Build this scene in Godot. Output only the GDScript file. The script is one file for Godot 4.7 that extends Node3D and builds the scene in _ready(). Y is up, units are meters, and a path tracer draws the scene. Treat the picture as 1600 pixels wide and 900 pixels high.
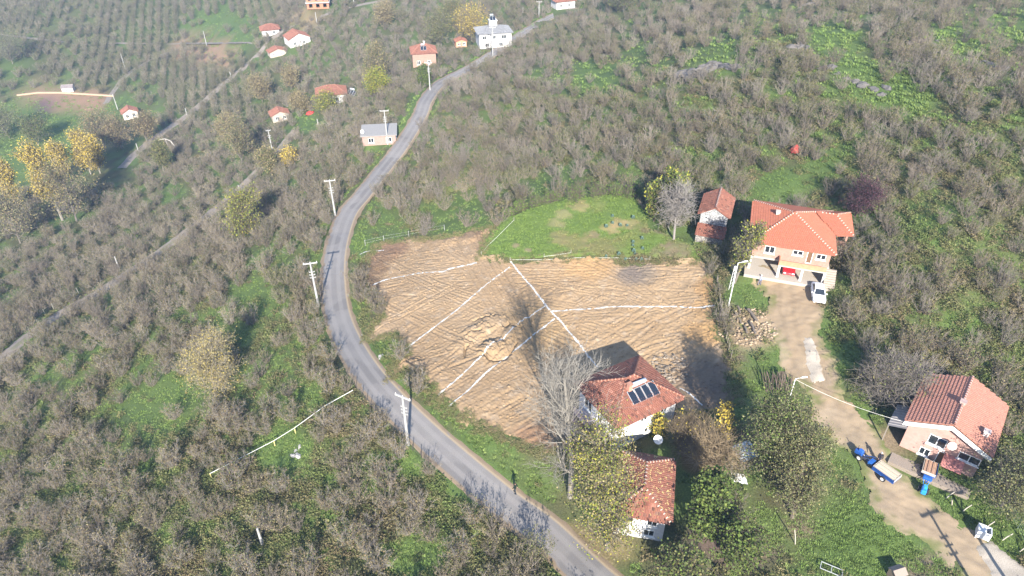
extends Node3D
# A drone view over a hillside village: hazel orchards, a cleared building plot, farm houses and a winding lane.
const FOCAL := 1120.0        # focal length in pixels of the 1600 x 900 photograph
const TILT := 0.6283185      # 36 degrees below the horizontal
const EYE := 68.0            # metres above the lane at the pole below the plot

var rng := RandomNumberGenerator.new()
var names := {}
var noise_a := FastNoiseLite.new()
var noise_b := FastNoiseLite.new()
var noise_c := FastNoiseLite.new()
var M := {}
var MESH := {}

# ---------------------------------------------------------------- pixels and ground
func ray(px: float, py: float) -> Vector3:
	var x := (px - 800.0) / FOCAL
	var y := -(py - 450.0) / FOCAL
	var c := cos(TILT)
	var s := sin(TILT)
	return Vector3(x, y * c - s, -c - y * s)

func at(px: float, py: float, e: float) -> Vector3:      # the point of a pixel's ray at elevation e
	var r := ray(px, py)
	var t := (e - EYE) / r.y
	return Vector3(r.x * t, e, r.z * t)

func gp(px: float, py: float) -> Vector3:                # where a pixel's ray meets the ground
	var r := ray(px, py)
	var t := 40.0
	var last := t
	while t < 1200.0:
		var q := r * t
		if EYE + q.y < ht(q.x, q.z):
			break
		last = t
		t += 1.5
	for k in 8:
		var m := (last + t) * 0.5
		var q := r * m
		if EYE + q.y < ht(q.x, q.z): t = m
		else: last = m
	var p := r * t
	return Vector3(p.x, ht(p.x, p.z), p.z)

func to_px(p: Vector3) -> Vector2:
	var c := cos(TILT)
	var s := sin(TILT)
	var y := p.y - EYE
	var d := -s * y - c * p.z
	if d < 1.0: return Vector2(-9999, -9999)
	return Vector2(800.0 + FOCAL * p.x / d, 450.0 - FOCAL * (c * y - s * p.z) / d)

func gps(list: Array) -> PackedVector3Array:
	var out := PackedVector3Array()
	for k in range(0, list.size(), 2): out.append(gp(list[k], list[k + 1]))
	return out

# control points of the terrain: pixel x, pixel y, elevation read from the sizes of poles, cars and houses standing there
const RELIEF := [[1040,985,3],[940,913,2],[850,830,1],[786,782,0.7],[681,692,0],[614,628,-0.5],[549,541,-1.8],[524,450,-3.7],[534,357,-6],[568,303,-7.2],[628,227,-9],[667,152,-10.5],[735,108,-12.5],[845,35,-14],
	[600,450,-2.2],[748,406,1],[1105,412,7],[1120,510,6],[850,490,2.2],[700,630,0.8],[900,650,1.8],[1060,600,3.8],[800,560,1.4],
	[980,700,2.6],[1040,840,2.2],[1130,880,3],[1180,760,4.2],[1277,457,9.6],[1200,445,9.4],[1270,560,7.8],[1300,640,6.8],[1400,740,6],[1560,890,5],[1590,560,10],[1450,720,6.3],[1590,760,7],[1330,850,4.8],[1200,380,10],[1320,390,10.8],[1100,350,8.4],
	[1590,300,18],[1450,350,16.5],[1240,232,14],[1000,300,6.6],[880,310,4],[780,330,1],[650,345,-3.5],[1400,480,12],[1100,110,15],[1300,110,20],[1440,150,21],[1590,200,23],[1590,100,24],[1440,70,22],[1265,8,14],[1000,5,-2],[900,120,0],[800,190,-4],[850,240,-1],[1000,190,7],[1590,5,20],
	[120,560,-17],[0,600,-21],[20,545,-24],[165,450,-26],[275,375,-28],[375,295,-28],[430,240,-27],[470,200,-26],[330,745,-5],[0,890,-12],[100,720,-14],[300,600,-10],[400,500,-7.5],[450,330,-15],[500,230,-18],[600,220,-10.5],[570,160,-19],[660,100,-17],[775,70,-14.5],[600,840,-2.5],[300,890,-6],[450,700,-3.2],
	[205,180,-46],[60,170,-48],[0,280,-46],[140,275,-42],[300,175,-42],[340,140,-40],[400,90,-36],[430,50,-32],[470,65,-28],[550,10,-22],[495,10,-22],[300,60,-45],[100,20,-42],[0,60,-46],[300,300,-33],[100,330,-39],[640,30,-20]]
const RELIEF_BEYOND := [[0,-550,-25],[300,-520,0],[-300,-600,-40],[-600,-400,-55],[600,-300,30],[0,60,4],[-150,50,-32],[170,50,5],[-350,-100,-55],[350,-60,20],[-400,200,-60],[400,200,5],[0,250,2],[700,-700,0],[-700,-800,-40],[0,-900,-30]]

var lx := PackedFloat32Array()      # lattice lines of the ground sheet: 1 m apart near, wider far away
var lz := PackedFloat32Array()
var hg := PackedFloat32Array()      # heights, row by row
var cov := PackedByteArray()        # what covers each lattice point: 0 orchard floor, 1 road, 2 bare earth, 3 lawn, 4 yard or track, 5 house

func lattice_line(lo: float, hi: float, far_lo: float, far_hi: float) -> PackedFloat32Array:
	var a := PackedFloat32Array()
	var left := []
	var step := 1.0
	var v := lo
	while v > far_lo:
		step *= 1.16
		v -= step
		left.push_front(v)
	for q in left: a.append(q)
	v = lo
	while v <= hi + 0.01:
		a.append(v)
		v += 1.0
	v = hi
	step = 1.0
	while v < far_hi:
		step *= 1.16
		v += step
		a.append(v)
	return a

func ht(x: float, z: float) -> float:
	var i := clampi(lx.bsearch(x, false) - 1, 0, lx.size() - 2)
	var j := clampi(lz.bsearch(z, false) - 1, 0, lz.size() - 2)
	var u := clampf((x - lx[i]) / (lx[i + 1] - lx[i]), 0.0, 1.0)
	var v := clampf((z - lz[j]) / (lz[j + 1] - lz[j]), 0.0, 1.0)
	var n := lx.size()
	var a := j * n + i
	# the same two triangles as the mesh (split from the low corner to the high one)
	if u > v: return hg[a] + (hg[a + 1] - hg[a]) * u + (hg[a + n + 1] - hg[a + 1]) * v
	return hg[a] + (hg[a + n] - hg[a]) * v + (hg[a + n + 1] - hg[a + n]) * u

func cover_at(x: float, z: float) -> int:
	var i := clampi(lx.bsearch(x + 0.5, false) - 1, 0, lx.size() - 1)
	var j := clampi(lz.bsearch(z + 0.5, false) - 1, 0, lz.size() - 1)
	return cov[j * lx.size() + i]

func solve(a: Array, b: PackedFloat64Array) -> PackedFloat64Array:
	var n := b.size()
	for c in n:
		var p := c
		for r in range(c + 1, n):
			if absf(a[r][c]) > absf(a[p][c]): p = r
		if p != c:
			var t = a[c]; a[c] = a[p]; a[p] = t
			var tb := b[c]; b[c] = b[p]; b[p] = tb
		var rc: PackedFloat64Array = a[c]
		for r in range(c + 1, n):
			var rr: PackedFloat64Array = a[r]
			var f := rr[c] / rc[c]
			if f == 0.0: continue
			for k in range(c, n): rr[k] -= f * rc[k]
			a[r] = rr
			b[r] -= f * b[c]
	var x := PackedFloat64Array()
	x.resize(n)
	for c in range(n - 1, -1, -1):
		var s := b[c]
		var rc: PackedFloat64Array = a[c]
		for k in range(c + 1, n): s -= rc[k] * x[k]
		x[c] = s / rc[c]
	return x

func kernel(d2: float) -> float:
	return 0.0 if d2 < 1e-9 else 0.5 * d2 * log(d2)

func shape_ground():
	lx = lattice_line(-165, 150, -1500, 1500)
	lz = lattice_line(-235, 12, -1700, 500)
	var px := PackedFloat64Array()
	var pz := PackedFloat64Array()
	var b := PackedFloat64Array()
	for r in RELIEF:
		var p := at(r[0], r[1], r[2])
		px.append(p.x / 100.0); pz.append(p.z / 100.0); b.append(r[2])
	for r in RELIEF_BEYOND:
		px.append(r[0] / 100.0); pz.append(r[1] / 100.0); b.append(r[2])
	var n := b.size()
	for k in 3: b.append(0.0)
	var a := []
	for i in n + 3:
		var row := PackedFloat64Array()
		row.resize(n + 3)
		for j in n + 3:
			if i < n and j < n: row[j] = kernel((px[i] - px[j]) ** 2 + (pz[i] - pz[j]) ** 2) + (0.005 if i == j else 0.0)
			elif i < n: row[j] = 1.0 if j == n else (px[i] if j == n + 1 else pz[i])
			elif j < n: row[j] = 1.0 if i == n else (px[j] if i == n + 1 else pz[j])
		a.append(row)
	var w := solve(a, b)
	# the spline on every fifth line, cubic in between
	var cx := coarse_lines(lx, -165, 150)
	var cz := coarse_lines(lz, -235, 12)
	var nx := lx.size()
	var nz := lz.size()
	hg.resize(nx * nz)
	cov.resize(nx * nz)
	for j in cz:
		var z := clampf(lz[j], -900, 260) / 100.0
		for i in cx:
			var x := clampf(lx[i], -800, 800) / 100.0
			var s := w[n] + w[n + 1] * x + w[n + 2] * z
			for k in n:
				var dx := x - px[k]
				var dz := z - pz[k]
				var d2 := dx * dx + dz * dz
				if d2 > 1e-9: s += w[k] * 0.5 * d2 * log(d2)
			hg[j * nx + i] = s
		fill_between(cx, lx, j * nx, 1)
	for i in nx: fill_between(cz, lz, i, nx)
	for j in nz:
		for i in nx:
			var x := lx[i]
			var z := lz[j]
			hg[j * nx + i] += noise_a.get_noise_2d(x * 1.2, z * 1.2) * 0.7 + noise_b.get_noise_2d(x * 5.0, z * 5.0) * 0.22

func coarse_lines(l: PackedFloat32Array, lo: float, hi: float) -> PackedInt32Array:
	var c := PackedInt32Array()
	var k := 0
	for i in l.size():
		if l[i] < lo - 0.01 or l[i] > hi + 0.01: c.append(i)
		elif l[i] >= hi - 0.5 or k % 5 == 0:
			c.append(i)
			k += 1
		else: k += 1
	return c

func fill_between(c: PackedInt32Array, l: PackedFloat32Array, from: int, stride: int):
	for q in c.size() - 1:
		var i0 := c[q]
		var i1 := c[q + 1]
		if i1 - i0 < 2: continue
		var p0 := c[maxi(q - 1, 0)]
		var p1 := c[mini(q + 2, c.size() - 1)]
		for i in range(i0 + 1, i1):
			var t := (l[i] - l[i0]) / (l[i1] - l[i0])
			hg[from + i * stride] = cubic_interpolate(hg[from + i0 * stride], hg[from + i1 * stride], hg[from + p0 * stride], hg[from + p1 * stride], t)

func bench(line: PackedVector3Array, half: float, blend: float, mark: int, drop := 0.0):   # cut a level strip into the slope along a line
	var nx := lx.size()
	var best := {}
	for p in line:
		var i0 := lx.bsearch(p.x - half - blend)
		var i1 := lx.bsearch(p.x + half + blend)
		var j0 := lz.bsearch(p.z - half - blend)
		var j1 := lz.bsearch(p.z + half + blend)
		for j in range(j0, j1):
			for i in range(i0, i1):
				var d := Vector2(lx[i] - p.x, lz[j] - p.z).length()
				if d > half + blend: continue
				var k := j * nx + i
				if not best.has(k) or best[k].x > d: best[k] = Vector2(d, p.y)
	for k in best:
		var q: Vector2 = best[k]
		hg[k] = lerpf(q.y - drop, hg[k], smoothstep(half, half + blend, q.x))
		if q.x < half + 0.4: cov[k] = mark

func smooth_line(pts: PackedVector3Array, step: float) -> PackedVector3Array:   # a curve through the points, evenly sampled, heights smoothed
	var c := Curve3D.new()
	c.bake_interval = step
	for i in pts.size():
		var t := (pts[mini(i + 1, pts.size() - 1)] - pts[maxi(i - 1, 0)]) / 6.0
		c.add_point(pts[i], -t, t)
	return c.get_baked_points()

func in_poly(p: Vector2, poly: PackedVector2Array) -> bool:
	return Geometry2D.is_point_in_polygon(p, poly)

func flat_poly(list: Array) -> PackedVector2Array:       # pixels of a ground outline -> metres
	var o := PackedVector2Array()
	for p in gps(list): o.append(Vector2(p.x, p.z))
	return o

func mark_poly(poly: PackedVector2Array, what: int, grow := 0.0):
	var lo := poly[0]
	var hi := poly[0]
	for p in poly:
		lo = lo.min(p); hi = hi.max(p)
	for j in range(lz.bsearch(lo.y), lz.bsearch(hi.y)):
		for i in range(lx.bsearch(lo.x), lx.bsearch(hi.x)):
			if in_poly(Vector2(lx[i], lz[j]), poly): cov[j * lx.size() + i] = what

# ---------------------------------------------------------------- nodes, names, metas
func numbered(called: String) -> String:
	var k: int = names.get(called, -1) + 1
	names[called] = k
	return called if k == 0 else "%s_%03d" % [called, k]

func meta(o: Node, label: String, category: String, group := "", kind := ""):
	if label: o.set_meta("label", label)
	if category: o.set_meta("category", category)
	if group: o.set_meta("group", group)
	if kind: o.set_meta("kind", kind)

func thing(called: String, label: String, category: String, where := Vector3.ZERO, turn := 0.0, group := "") -> Node3D:
	var o := Node3D.new()
	o.name = numbered(called)
	add_child(o)
	o.position = where
	o.rotation.y = turn
	meta(o, label, category, group)
	return o

func part(called: String, mesh: Mesh, m: Material, parent: Node3D, where := Vector3.ZERO, turn := 0.0) -> MeshInstance3D:
	var o := MeshInstance3D.new()
	o.name = called if parent != self else numbered(called)
	o.mesh = mesh
	if m: o.material_override = m
	parent.add_child(o, true)
	o.position = where
	o.rotation.y = turn
	return o

func ground_part(called: String, mesh: Mesh, m: Material, parent: Node3D = null) -> MeshInstance3D:
	var o := part(called, mesh, m, parent if parent else self)
	if parent == null: o.set_meta("kind", "structure")
	return o

# ---------------------------------------------------------------- mesh building
class Soup:                                # triangles with a colour each
	var v := PackedVector3Array()
	var c := PackedColorArray()
	var tone := Color.WHITE
	func tri(a: Vector3, b: Vector3, d: Vector3):
		v.append(a); v.append(b); v.append(d)
		c.append(tone); c.append(tone); c.append(tone)
	func quad(a: Vector3, b: Vector3, d: Vector3, e: Vector3):
		v.append(a); v.append(b); v.append(d); v.append(a); v.append(d); v.append(e)
		for k in 6: c.append(tone)
	func box(lo: Vector3, hi: Vector3, t := Transform3D()):
		var p := []
		for k in 8: p.append(t * Vector3(hi.x if k & 1 else lo.x, hi.y if k & 2 else lo.y, hi.z if k & 4 else lo.z))
		quad(p[0], p[2], p[3], p[1]); quad(p[4], p[5], p[7], p[6])
		quad(p[0], p[1], p[5], p[4]); quad(p[2], p[6], p[7], p[3])
		quad(p[0], p[4], p[6], p[2]); quad(p[1], p[3], p[7], p[5])
	func bevel(lo: Vector3, hi: Vector3, r: float, t := Transform3D()):      # a box with chamfered edges along y and at the top
		var s := []
		for y in [lo.y, hi.y - r, hi.y]:
			var q: float = r if y == hi.y else 0.0
			var k := r
			s.append([Vector3(lo.x + k + q, y, lo.z + q), Vector3(hi.x - k - q, y, lo.z + q), Vector3(hi.x - q, y, lo.z + k + q), Vector3(hi.x - q, y, hi.z - k - q), Vector3(hi.x - k - q, y, hi.z - q), Vector3(lo.x + k + q, y, hi.z - q), Vector3(lo.x + q, y, hi.z - k - q), Vector3(lo.x + q, y, lo.z + k + q)])
		for a in 2:
			for k in 8:
				quad(t * s[a][k], t * s[a + 1][k], t * s[a + 1][(k + 1) % 8], t * s[a][(k + 1) % 8])
		for k in range(1, 7): tri(t * s[2][0], t * s[2][k + 1], t * s[2][k])
	func tube(a: Vector3, b: Vector3, ra: float, rb: float, n := 6, cap := false):
		var d := (b - a).normalized()
		var x := d.cross(Vector3.UP if absf(d.y) < 0.95 else Vector3.RIGHT).normalized()
		var y := d.cross(x)
		for k in n:
			var p := x * cos(TAU * k / n) + y * sin(TAU * k / n)
			var q := x * cos(TAU * (k + 1) / n) + y * sin(TAU * (k + 1) / n)
			if rb > 0.0: quad(a + p * ra, b + p * rb, b + q * rb, a + q * ra)
			else: tri(a + p * ra, b, a + q * ra)
			if cap:
				tri(b, b + q * rb, b + p * rb)
				tri(a, a + p * ra, a + q * ra)
	func chain(pts: Array, radii: Array, n := 6):
		for k in pts.size() - 1: tube(pts[k], pts[k + 1], radii[k], radii[k + 1], n, k == 0 or k == pts.size() - 2)
	func mesh(smooth := false) -> ArrayMesh:
		if smooth:
			var st := SurfaceTool.new()
			st.begin(Mesh.PRIMITIVE_TRIANGLES)
			st.set_smooth_group(0)
			for k in v.size():
				st.set_color(c[k])
				st.add_vertex(v[k])
			st.generate_normals()
			return st.commit()
		return into(ArrayMesh.new())
	func into(m: ArrayMesh) -> ArrayMesh:              # flat-shaded, as one more surface
		var nor := PackedVector3Array()
		nor.resize(v.size())
		for k in range(0, v.size(), 3):
			var n := (v[k + 2] - v[k]).cross(v[k + 1] - v[k]).normalized()
			nor[k] = n; nor[k + 1] = n; nor[k + 2] = n
		var arr := []
		arr.resize(Mesh.ARRAY_MAX)
		arr[Mesh.ARRAY_VERTEX] = v
		arr[Mesh.ARRAY_NORMAL] = nor
		arr[Mesh.ARRAY_COLOR] = c
		m.add_surface_from_arrays(Mesh.PRIMITIVE_TRIANGLES, arr)
		return m

func grid_mesh(pos: PackedVector3Array, col: PackedColorArray, idx: PackedInt32Array) -> ArrayMesh:      # smooth indexed sheet
	var nor := PackedVector3Array()
	nor.resize(pos.size())
	for k in range(0, idx.size(), 3):
		var a := idx[k]
		var b := idx[k + 1]
		var c := idx[k + 2]
		var n := (pos[c] - pos[a]).cross(pos[b] - pos[a])
		nor[a] += n; nor[b] += n; nor[c] += n
	for k in nor.size(): nor[k] = nor[k].normalized() if nor[k].length_squared() > 1e-12 else Vector3.UP
	var arr := []
	arr.resize(Mesh.ARRAY_MAX)
	arr[Mesh.ARRAY_VERTEX] = pos
	arr[Mesh.ARRAY_NORMAL] = nor
	arr[Mesh.ARRAY_COLOR] = col
	arr[Mesh.ARRAY_INDEX] = idx
	var m := ArrayMesh.new()
	m.add_surface_from_arrays(Mesh.PRIMITIVE_TRIANGLES, arr)
	return m

# ---------------------------------------------------------------- materials
func grain(lo: float, hi: float, freq: float, seed_: int, octaves := 4) -> NoiseTexture2D:
	var n := FastNoiseLite.new()
	n.seed = seed_
	n.frequency = freq
	n.fractal_octaves = octaves
	var t := NoiseTexture2D.new()
	t.width = 512; t.height = 512
	t.seamless = true
	t.noise = n
	var g := Gradient.new()
	g.set_color(0, Color(lo, lo, lo)); g.set_color(1, Color(hi, hi, hi))
	t.color_ramp = g
	return t

func mat(called: String, c: Color, rough := 0.9, tex: Texture2D = null, scale := 1.0, vertex := true) -> StandardMaterial3D:   # c is linear
	var m := StandardMaterial3D.new()
	m.resource_name = called
	m.albedo_color = c.linear_to_srgb()
	m.roughness = rough
	m.metallic_specular = 0.3
	m.vertex_color_use_as_albedo = vertex
	m.cull_mode = BaseMaterial3D.CULL_DISABLED
	if tex:
		m.albedo_texture = tex
		m.uv1_triplanar = true
		m.uv1_world_triplanar = true
		m.uv1_scale = Vector3.ONE * scale
	M[called] = m
	return m

func make_materials():
	var fine := grain(0.62, 1.0, 0.03, 3, 5)
	var coarse := grain(0.55, 1.0, 0.012, 8, 5)
	var speck := grain(0.66, 1.0, 0.09, 21, 3)
	M.fine = fine
	mat("soil_and_grass", Color.WHITE, 0.95, fine, 0.23)
	mat("clay", Color.WHITE, 0.95, speck, 0.35)
	mat("turf", Color.WHITE, 0.95, speck, 0.4)
	mat("asphalt", Color.WHITE, 0.9, speck, 0.3)
	mat("track", Color.WHITE, 0.95, speck, 0.3)
	mat("chalk", Color(0.78, 0.76, 0.72), 0.95, speck, 1.3)
	mat("bark", Color.WHITE, 0.9, fine, 0.9)
	var lf := mat("leaf", Color.WHITE, 0.75)
	lf.backlight_enabled = true
	lf.backlight = Color(0.35, 0.35, 0.3)
	mat("blade", Color.WHITE, 0.8).backlight_enabled = true
	M.blade.backlight = Color(0.4, 0.45, 0.2)
	mat("twig", Color.WHITE, 0.9)
	mat("plain", Color.WHITE, 0.8)
	mat("concrete", Color.WHITE, 0.9, fine, 0.7)
	mat("plaster", Color.WHITE, 0.9, grain(0.84, 1.0, 0.012, 61, 5), 0.25)
	mat("stained", Color.WHITE, 0.95, grain(0.30, 1.0, 0.02, 44, 5), 0.30)
	mat("rooftile", Color.WHITE, 0.85, grain(0.80, 1.0, 0.012, 18, 4), 0.6)
	mat("stone", Color.WHITE, 0.95, speck, 0.5)
	mat("stone_tone", Color(0.20, 0.185, 0.175), 0.95, M.fine, 0.4)
	mat("pale_stone", Color(0.55, 0.52, 0.49), 0.95, M.fine, 0.4)
	mat("timber", Color.WHITE, 0.85, fine, 1.5)
	mat("metal", Color.WHITE, 0.45)
	var g := mat("glass", Color(0.02, 0.025, 0.03), 0.08)
	g.metallic_specular = 0.6
	var p := mat("paint", Color.WHITE, 0.35)
	p.clearcoat_enabled = true
	p.clearcoat = 0.6
	p.clearcoat_roughness = 0.1
	var s := mat("collector", Color(0.012, 0.016, 0.024), 0.12)
	s.metallic_specular = 0.6

# ---------------------------------------------------------------- setting
const ROAD_PX := [1130,1065,1040,988,940,913,850,830,786,782,681,692,614,628,577,584,549,541,530,497,523,450,524,400,534,357,547,330,568,303,600,264,628,227,656,182,667,155,690,130,735,106,770,84,805,60,845,35,900,8]
const TRACK_PX := [-120,670,-40,600,20,545,85,497,165,450,275,375,375,295,430,240,462,203]
const LANE_PX := [190,262,230,225,300,175,340,140,400,90,440,50,500,25,560,8,640,-6]
const FAR_LANE_PX := [-60,40,0,53,90,64,180,67,280,68,400,66]
const CART_PX := [165,162,185,132,205,112,235,95,270,78]
const PLOT_PX := [590,384,605,379,640,376,668,374,700,370,735,362,770,356,760,380,750,404,795,408,880,405,965,404,972,412,1020,409,1080,409,1108,410,1114,470,1120,510,1140,545,1146,590,1142,640,1100,650,1050,655,960,668,905,690,850,708,820,697,779,680,734,660,712,642,690,630,672,606,654,588,638,578,612,593,616,570,636,552,619,525,572,532,574,519,592,501,597,477,575,457,566,432,574,404]
const LAWN_PX := [748,402,760,378,785,347,830,327,900,313,960,306,1000,310,1012,335,1015,360,1060,376,1088,392,1104,408,1075,409,1030,405,960,404,880,405,800,407]
const DRIVE_PX := [1160,418,1180,450,1196,478,1183,505,1205,535,1235,590,1270,640,1296,690,1335,740,1362,790,1405,840,1480,880,1530,930,1680,930,1600,884,1535,838,1483,800,1450,774,1412,728,1378,680,1335,630,1312,590,1292,530,1287,470,1297,440,1290,428]
const SLAB_PX := [1256,526,1273,526,1283,560,1290,598,1268,600,1258,565]
const CONCRETE_PX := [1520,852,1548,842,1572,862,1606,888,1680,930,1560,930]
# green ground seen between the bushes: pixel, radius in pixels, strength
const GREEN_PX := [[400,470,60,0.9],[370,500,50,0.8],[250,630,80,0.9],[210,690,50,0.7],[100,580,50,0.7],[110,560,40,0.6],[420,600,70,0.7],[440,700,60,1.0],[470,620,50,0.8],[560,740,60,0.5],[640,720,45,0.9],[650,870,60,0.9],[500,840,60,0.6],[560,880,60,0.6],[360,880,60,0.4],[200,700,60,0.5],[40,650,50,0.5],
	[270,300,25,1.0],[690,640,40,0.8],[590,530,40,0.9],[560,380,30,1.0],[660,160,28,1.0],[630,190,24,1.0],[750,690,50,1.0],[830,760,50,0.8],[600,360,50,0.8],[720,345,60,0.9],[870,300,60,0.9],[980,280,40,0.7],[930,120,45,1.0],[1000,90,30,0.7],[1090,90,30,0.8],[1180,30,40,0.6],[1300,55,45,1.0],[1340,118,48,1.0],[1390,140,50,1.0],[1430,162,40,1.0],[1310,60,50,1.0],[1260,40,40,0.6],[1520,60,50,0.8],[1130,80,40,0.7],[860,110,40,0.5],[1180,80,40,0.5],[900,330,60,0.3],[1480,55,35,1.0],[1580,40,50,0.8],[1570,120,40,0.5],[1220,290,50,1.0],[1200,300,40,0.9],[1480,330,60,0.5],[1540,400,60,0.6],[1590,420,50,0.7],[1420,520,50,0.6],[1500,500,60,0.5],[1330,320,40,0.5],[1300,250,60,0.5],[1500,220,60,0.4],
	[1330,560,40,0.9],[1350,640,40,1.0],[1350,850,110,1.0],[1270,720,60,1.0],[1520,800,80,1.0],[1480,760,50,1.0],[1570,840,60,1.0],[1440,900,60,0.8],[1160,460,30,1.0],[1180,440,30,0.9],[1200,600,40,0.8],[1120,600,40,0.5],[1160,840,40,0.7],[1200,820,40,0.8],[350,52,60,1.0],[225,155,40,0.7],[60,190,100,1.0],[150,185,50,1.0],[40,250,60,1.0],[10,70,30,0.8],[120,50,50,0.4],[410,390,40,0.5],[450,400,40,0.6],[480,190,25,1.0],[445,225,20,0.9],[320,230,30,0.3],[780,300,40,0.3],[590,330,30,0.8]]
# bare or worn ground: pixel, radius, r g b
const BARE_PX := [[1140,560,26,0.20,0.15,0.10],[100,152,38,0.42,0.26,0.16],[60,150,30,0.42,0.26,0.16],[140,158,34,0.40,0.25,0.15],[330,85,40,0.42,0.27,0.17],[290,78,25,0.42,0.27,0.17],[340,92,30,0.40,0.26,0.16],[480,22,22,0.45,0.33,0.18],[470,30,18,0.42,0.30,0.17],[1250,830,28,0.26,0.20,0.13],[1440,890,40,0.26,0.20,0.14],[1160,860,60,0.20,0.15,0.11],[1120,840,50,0.20,0.15,0.12],[1180,520,50,0.38,0.28,0.18],[1100,620,40,0.17,0.13,0.10],[870,660,40,0.16,0.12,0.09],[1095,700,50,0.22,0.16,0.08],[1140,690,40,0.24,0.18,0.09],[1100,720,40,0.24,0.17,0.07],[930,860,60,0.28,0.22,0.11],[900,840,40,0.26,0.20,0.10],[1390,690,26,0.32,0.24,0.15],[70,165,20,0.2,0.13,0.12]]

var road := PackedVector3Array()
var tracks := []
var plot := PackedVector2Array()
var lawn := PackedVector2Array()
var drive := PackedVector2Array()
var plot_h := PackedFloat32Array()
var plot_lo := Vector2.ZERO
var plot_n := Vector2i.ZERO
const PLOT_CELL := 0.125

func lay_lines():
	road = smooth_line(gps(ROAD_PX), 0.7)
	level_line(road)
	bench(road, 2.7, 3.2, 1)
	for q in [[TRACK_PX, 1.3], [LANE_PX, 1.6], [FAR_LANE_PX, 1.4], [CART_PX, 1.2]]:
		var l := smooth_line(gps(q[0]), 0.7)
		level_line(l)
		bench(l, q[1] - 0.2, 2.2, 1)
		tracks.append([l, q[1]])
	plot = flat_poly(PLOT_PX)
	lawn = flat_poly(LAWN_PX)
	drive = flat_poly(DRIVE_PX)
	mark_poly(drive, 4)
	mark_poly(plot, 2)
	mark_poly(lawn, 3)
	for k in hg.size():
		if cov[k] == 3: hg[k] += 0.45
	level_houses()

func level_line(l: PackedVector3Array):
	for pass_ in 3:
		var h := PackedFloat32Array()
		for i in l.size():
			var s := 0.0
			var n := 0
			for k in range(maxi(0, i - 8), mini(l.size(), i + 9)):
				s += l[k].y
				n += 1
			h.append(s / n)
		for i in l.size(): l[i].y = h[i]

func pad(c: Vector3, size: Vector2, turn: float, level: float, blend := 2.5):     # level ground for a house
	var nx := lx.size()
	var b := Basis(Vector3.UP, turn)
	var r := size.length() * 0.5 + blend
	for j in range(lz.bsearch(c.z - r), lz.bsearch(c.z + r)):
		for i in range(lx.bsearch(c.x - r), lx.bsearch(c.x + r)):
			var q := b.inverse() * Vector3(lx[i] - c.x, 0, lz[j] - c.z)
			var d := Vector2(maxf(absf(q.x) - size.x * 0.5, 0), maxf(absf(q.z) - size.y * 0.5, 0)).length()
			if d > blend: continue
			var k := j * nx + i
			hg[k] = lerpf(level, hg[k], smoothstep(0.0, blend, d))
			if d < 0.8: cov[k] = 5

func ground_tone(x: float, z: float, y: float) -> Color:
	var p := to_px(Vector3(x, y, z))
	var n1 := noise_a.get_noise_2d(x * 3.0 + 40, z * 3.0) * 0.5 + 0.5
	var n2 := noise_b.get_noise_2d(x * 9.0, z * 9.0 + 70) * 0.5 + 0.5
	var g := maxf(0.35 + 0.6 * smoothstep(0.40, 0.65, n1), mask(p.x + (n2 - 0.5) * 16.0, p.y + (n2 - 0.5) * 10.0))
	var litter := Color(0.115, 0.085, 0.055).lerp(Color(0.155, 0.12, 0.07), n2)
	var grass := Color(0.105, 0.175, 0.04).lerp(Color(0.16, 0.22, 0.065), n2)
	var c := litter.lerp(grass, clampf(g + (n2 - 0.5) * 0.35, 0, 1))
	if p.x < -200 or p.x > 1800 or p.y < -100 or p.y > 1000: return c
	for q in BARE_PX:
		var d: float = Vector2(p.x - q[0], (p.y - q[1]) * 1.6).length() / q[2]
		if d < 1.5: c = c.lerp(Color(q[3], q[4], q[5]), smoothstep(1.2, 0.6, d + (n2 - 0.5) * 0.6))
	return c

func green_at(x: float, z: float) -> float:
	var p := to_px(Vector3(x, ht(x, z), z))
	return mask(p.x, p.y)

var green := PackedFloat32Array()

func mask(px: float, py: float) -> float:           # how green the photographed ground is there
	if green.is_empty():
		for j in 101:
			for i in 181:
				var g := 0.0
				for q in GREEN_PX:
					var dx: float = i * 10.0 - 100.0 - q[0]
					var dy: float = (j * 10.0 - 50.0 - q[1]) * 1.3
					var d: float = sqrt(dx * dx + dy * dy) / q[2]
					if d < 1.4: g = maxf(g, q[3] * smoothstep(1.3, 0.6, d))
				var wide := i * 10.0 - 100.0
				var high := j * 10.0 - 50.0
				if wide > 960.0 or (wide < 580.0 and high > 400.0): g = maxf(g, 0.8 * smoothstep(0.16, 0.42, noise_c.get_noise_2d(wide * 0.9, high * 1.3)))
				green.append(g)
	var u := (px + 100.0) / 10.0
	var v := (py + 50.0) / 10.0
	if u < 0 or v < 0 or u >= 180 or v >= 100: return 0.0
	var k := int(v) * 181 + int(u)
	return lerpf(lerpf(green[k], green[k + 1], fposmod(u, 1.0)), lerpf(green[k + 181], green[k + 182], fposmod(u, 1.0)), fposmod(v, 1.0))

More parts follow.
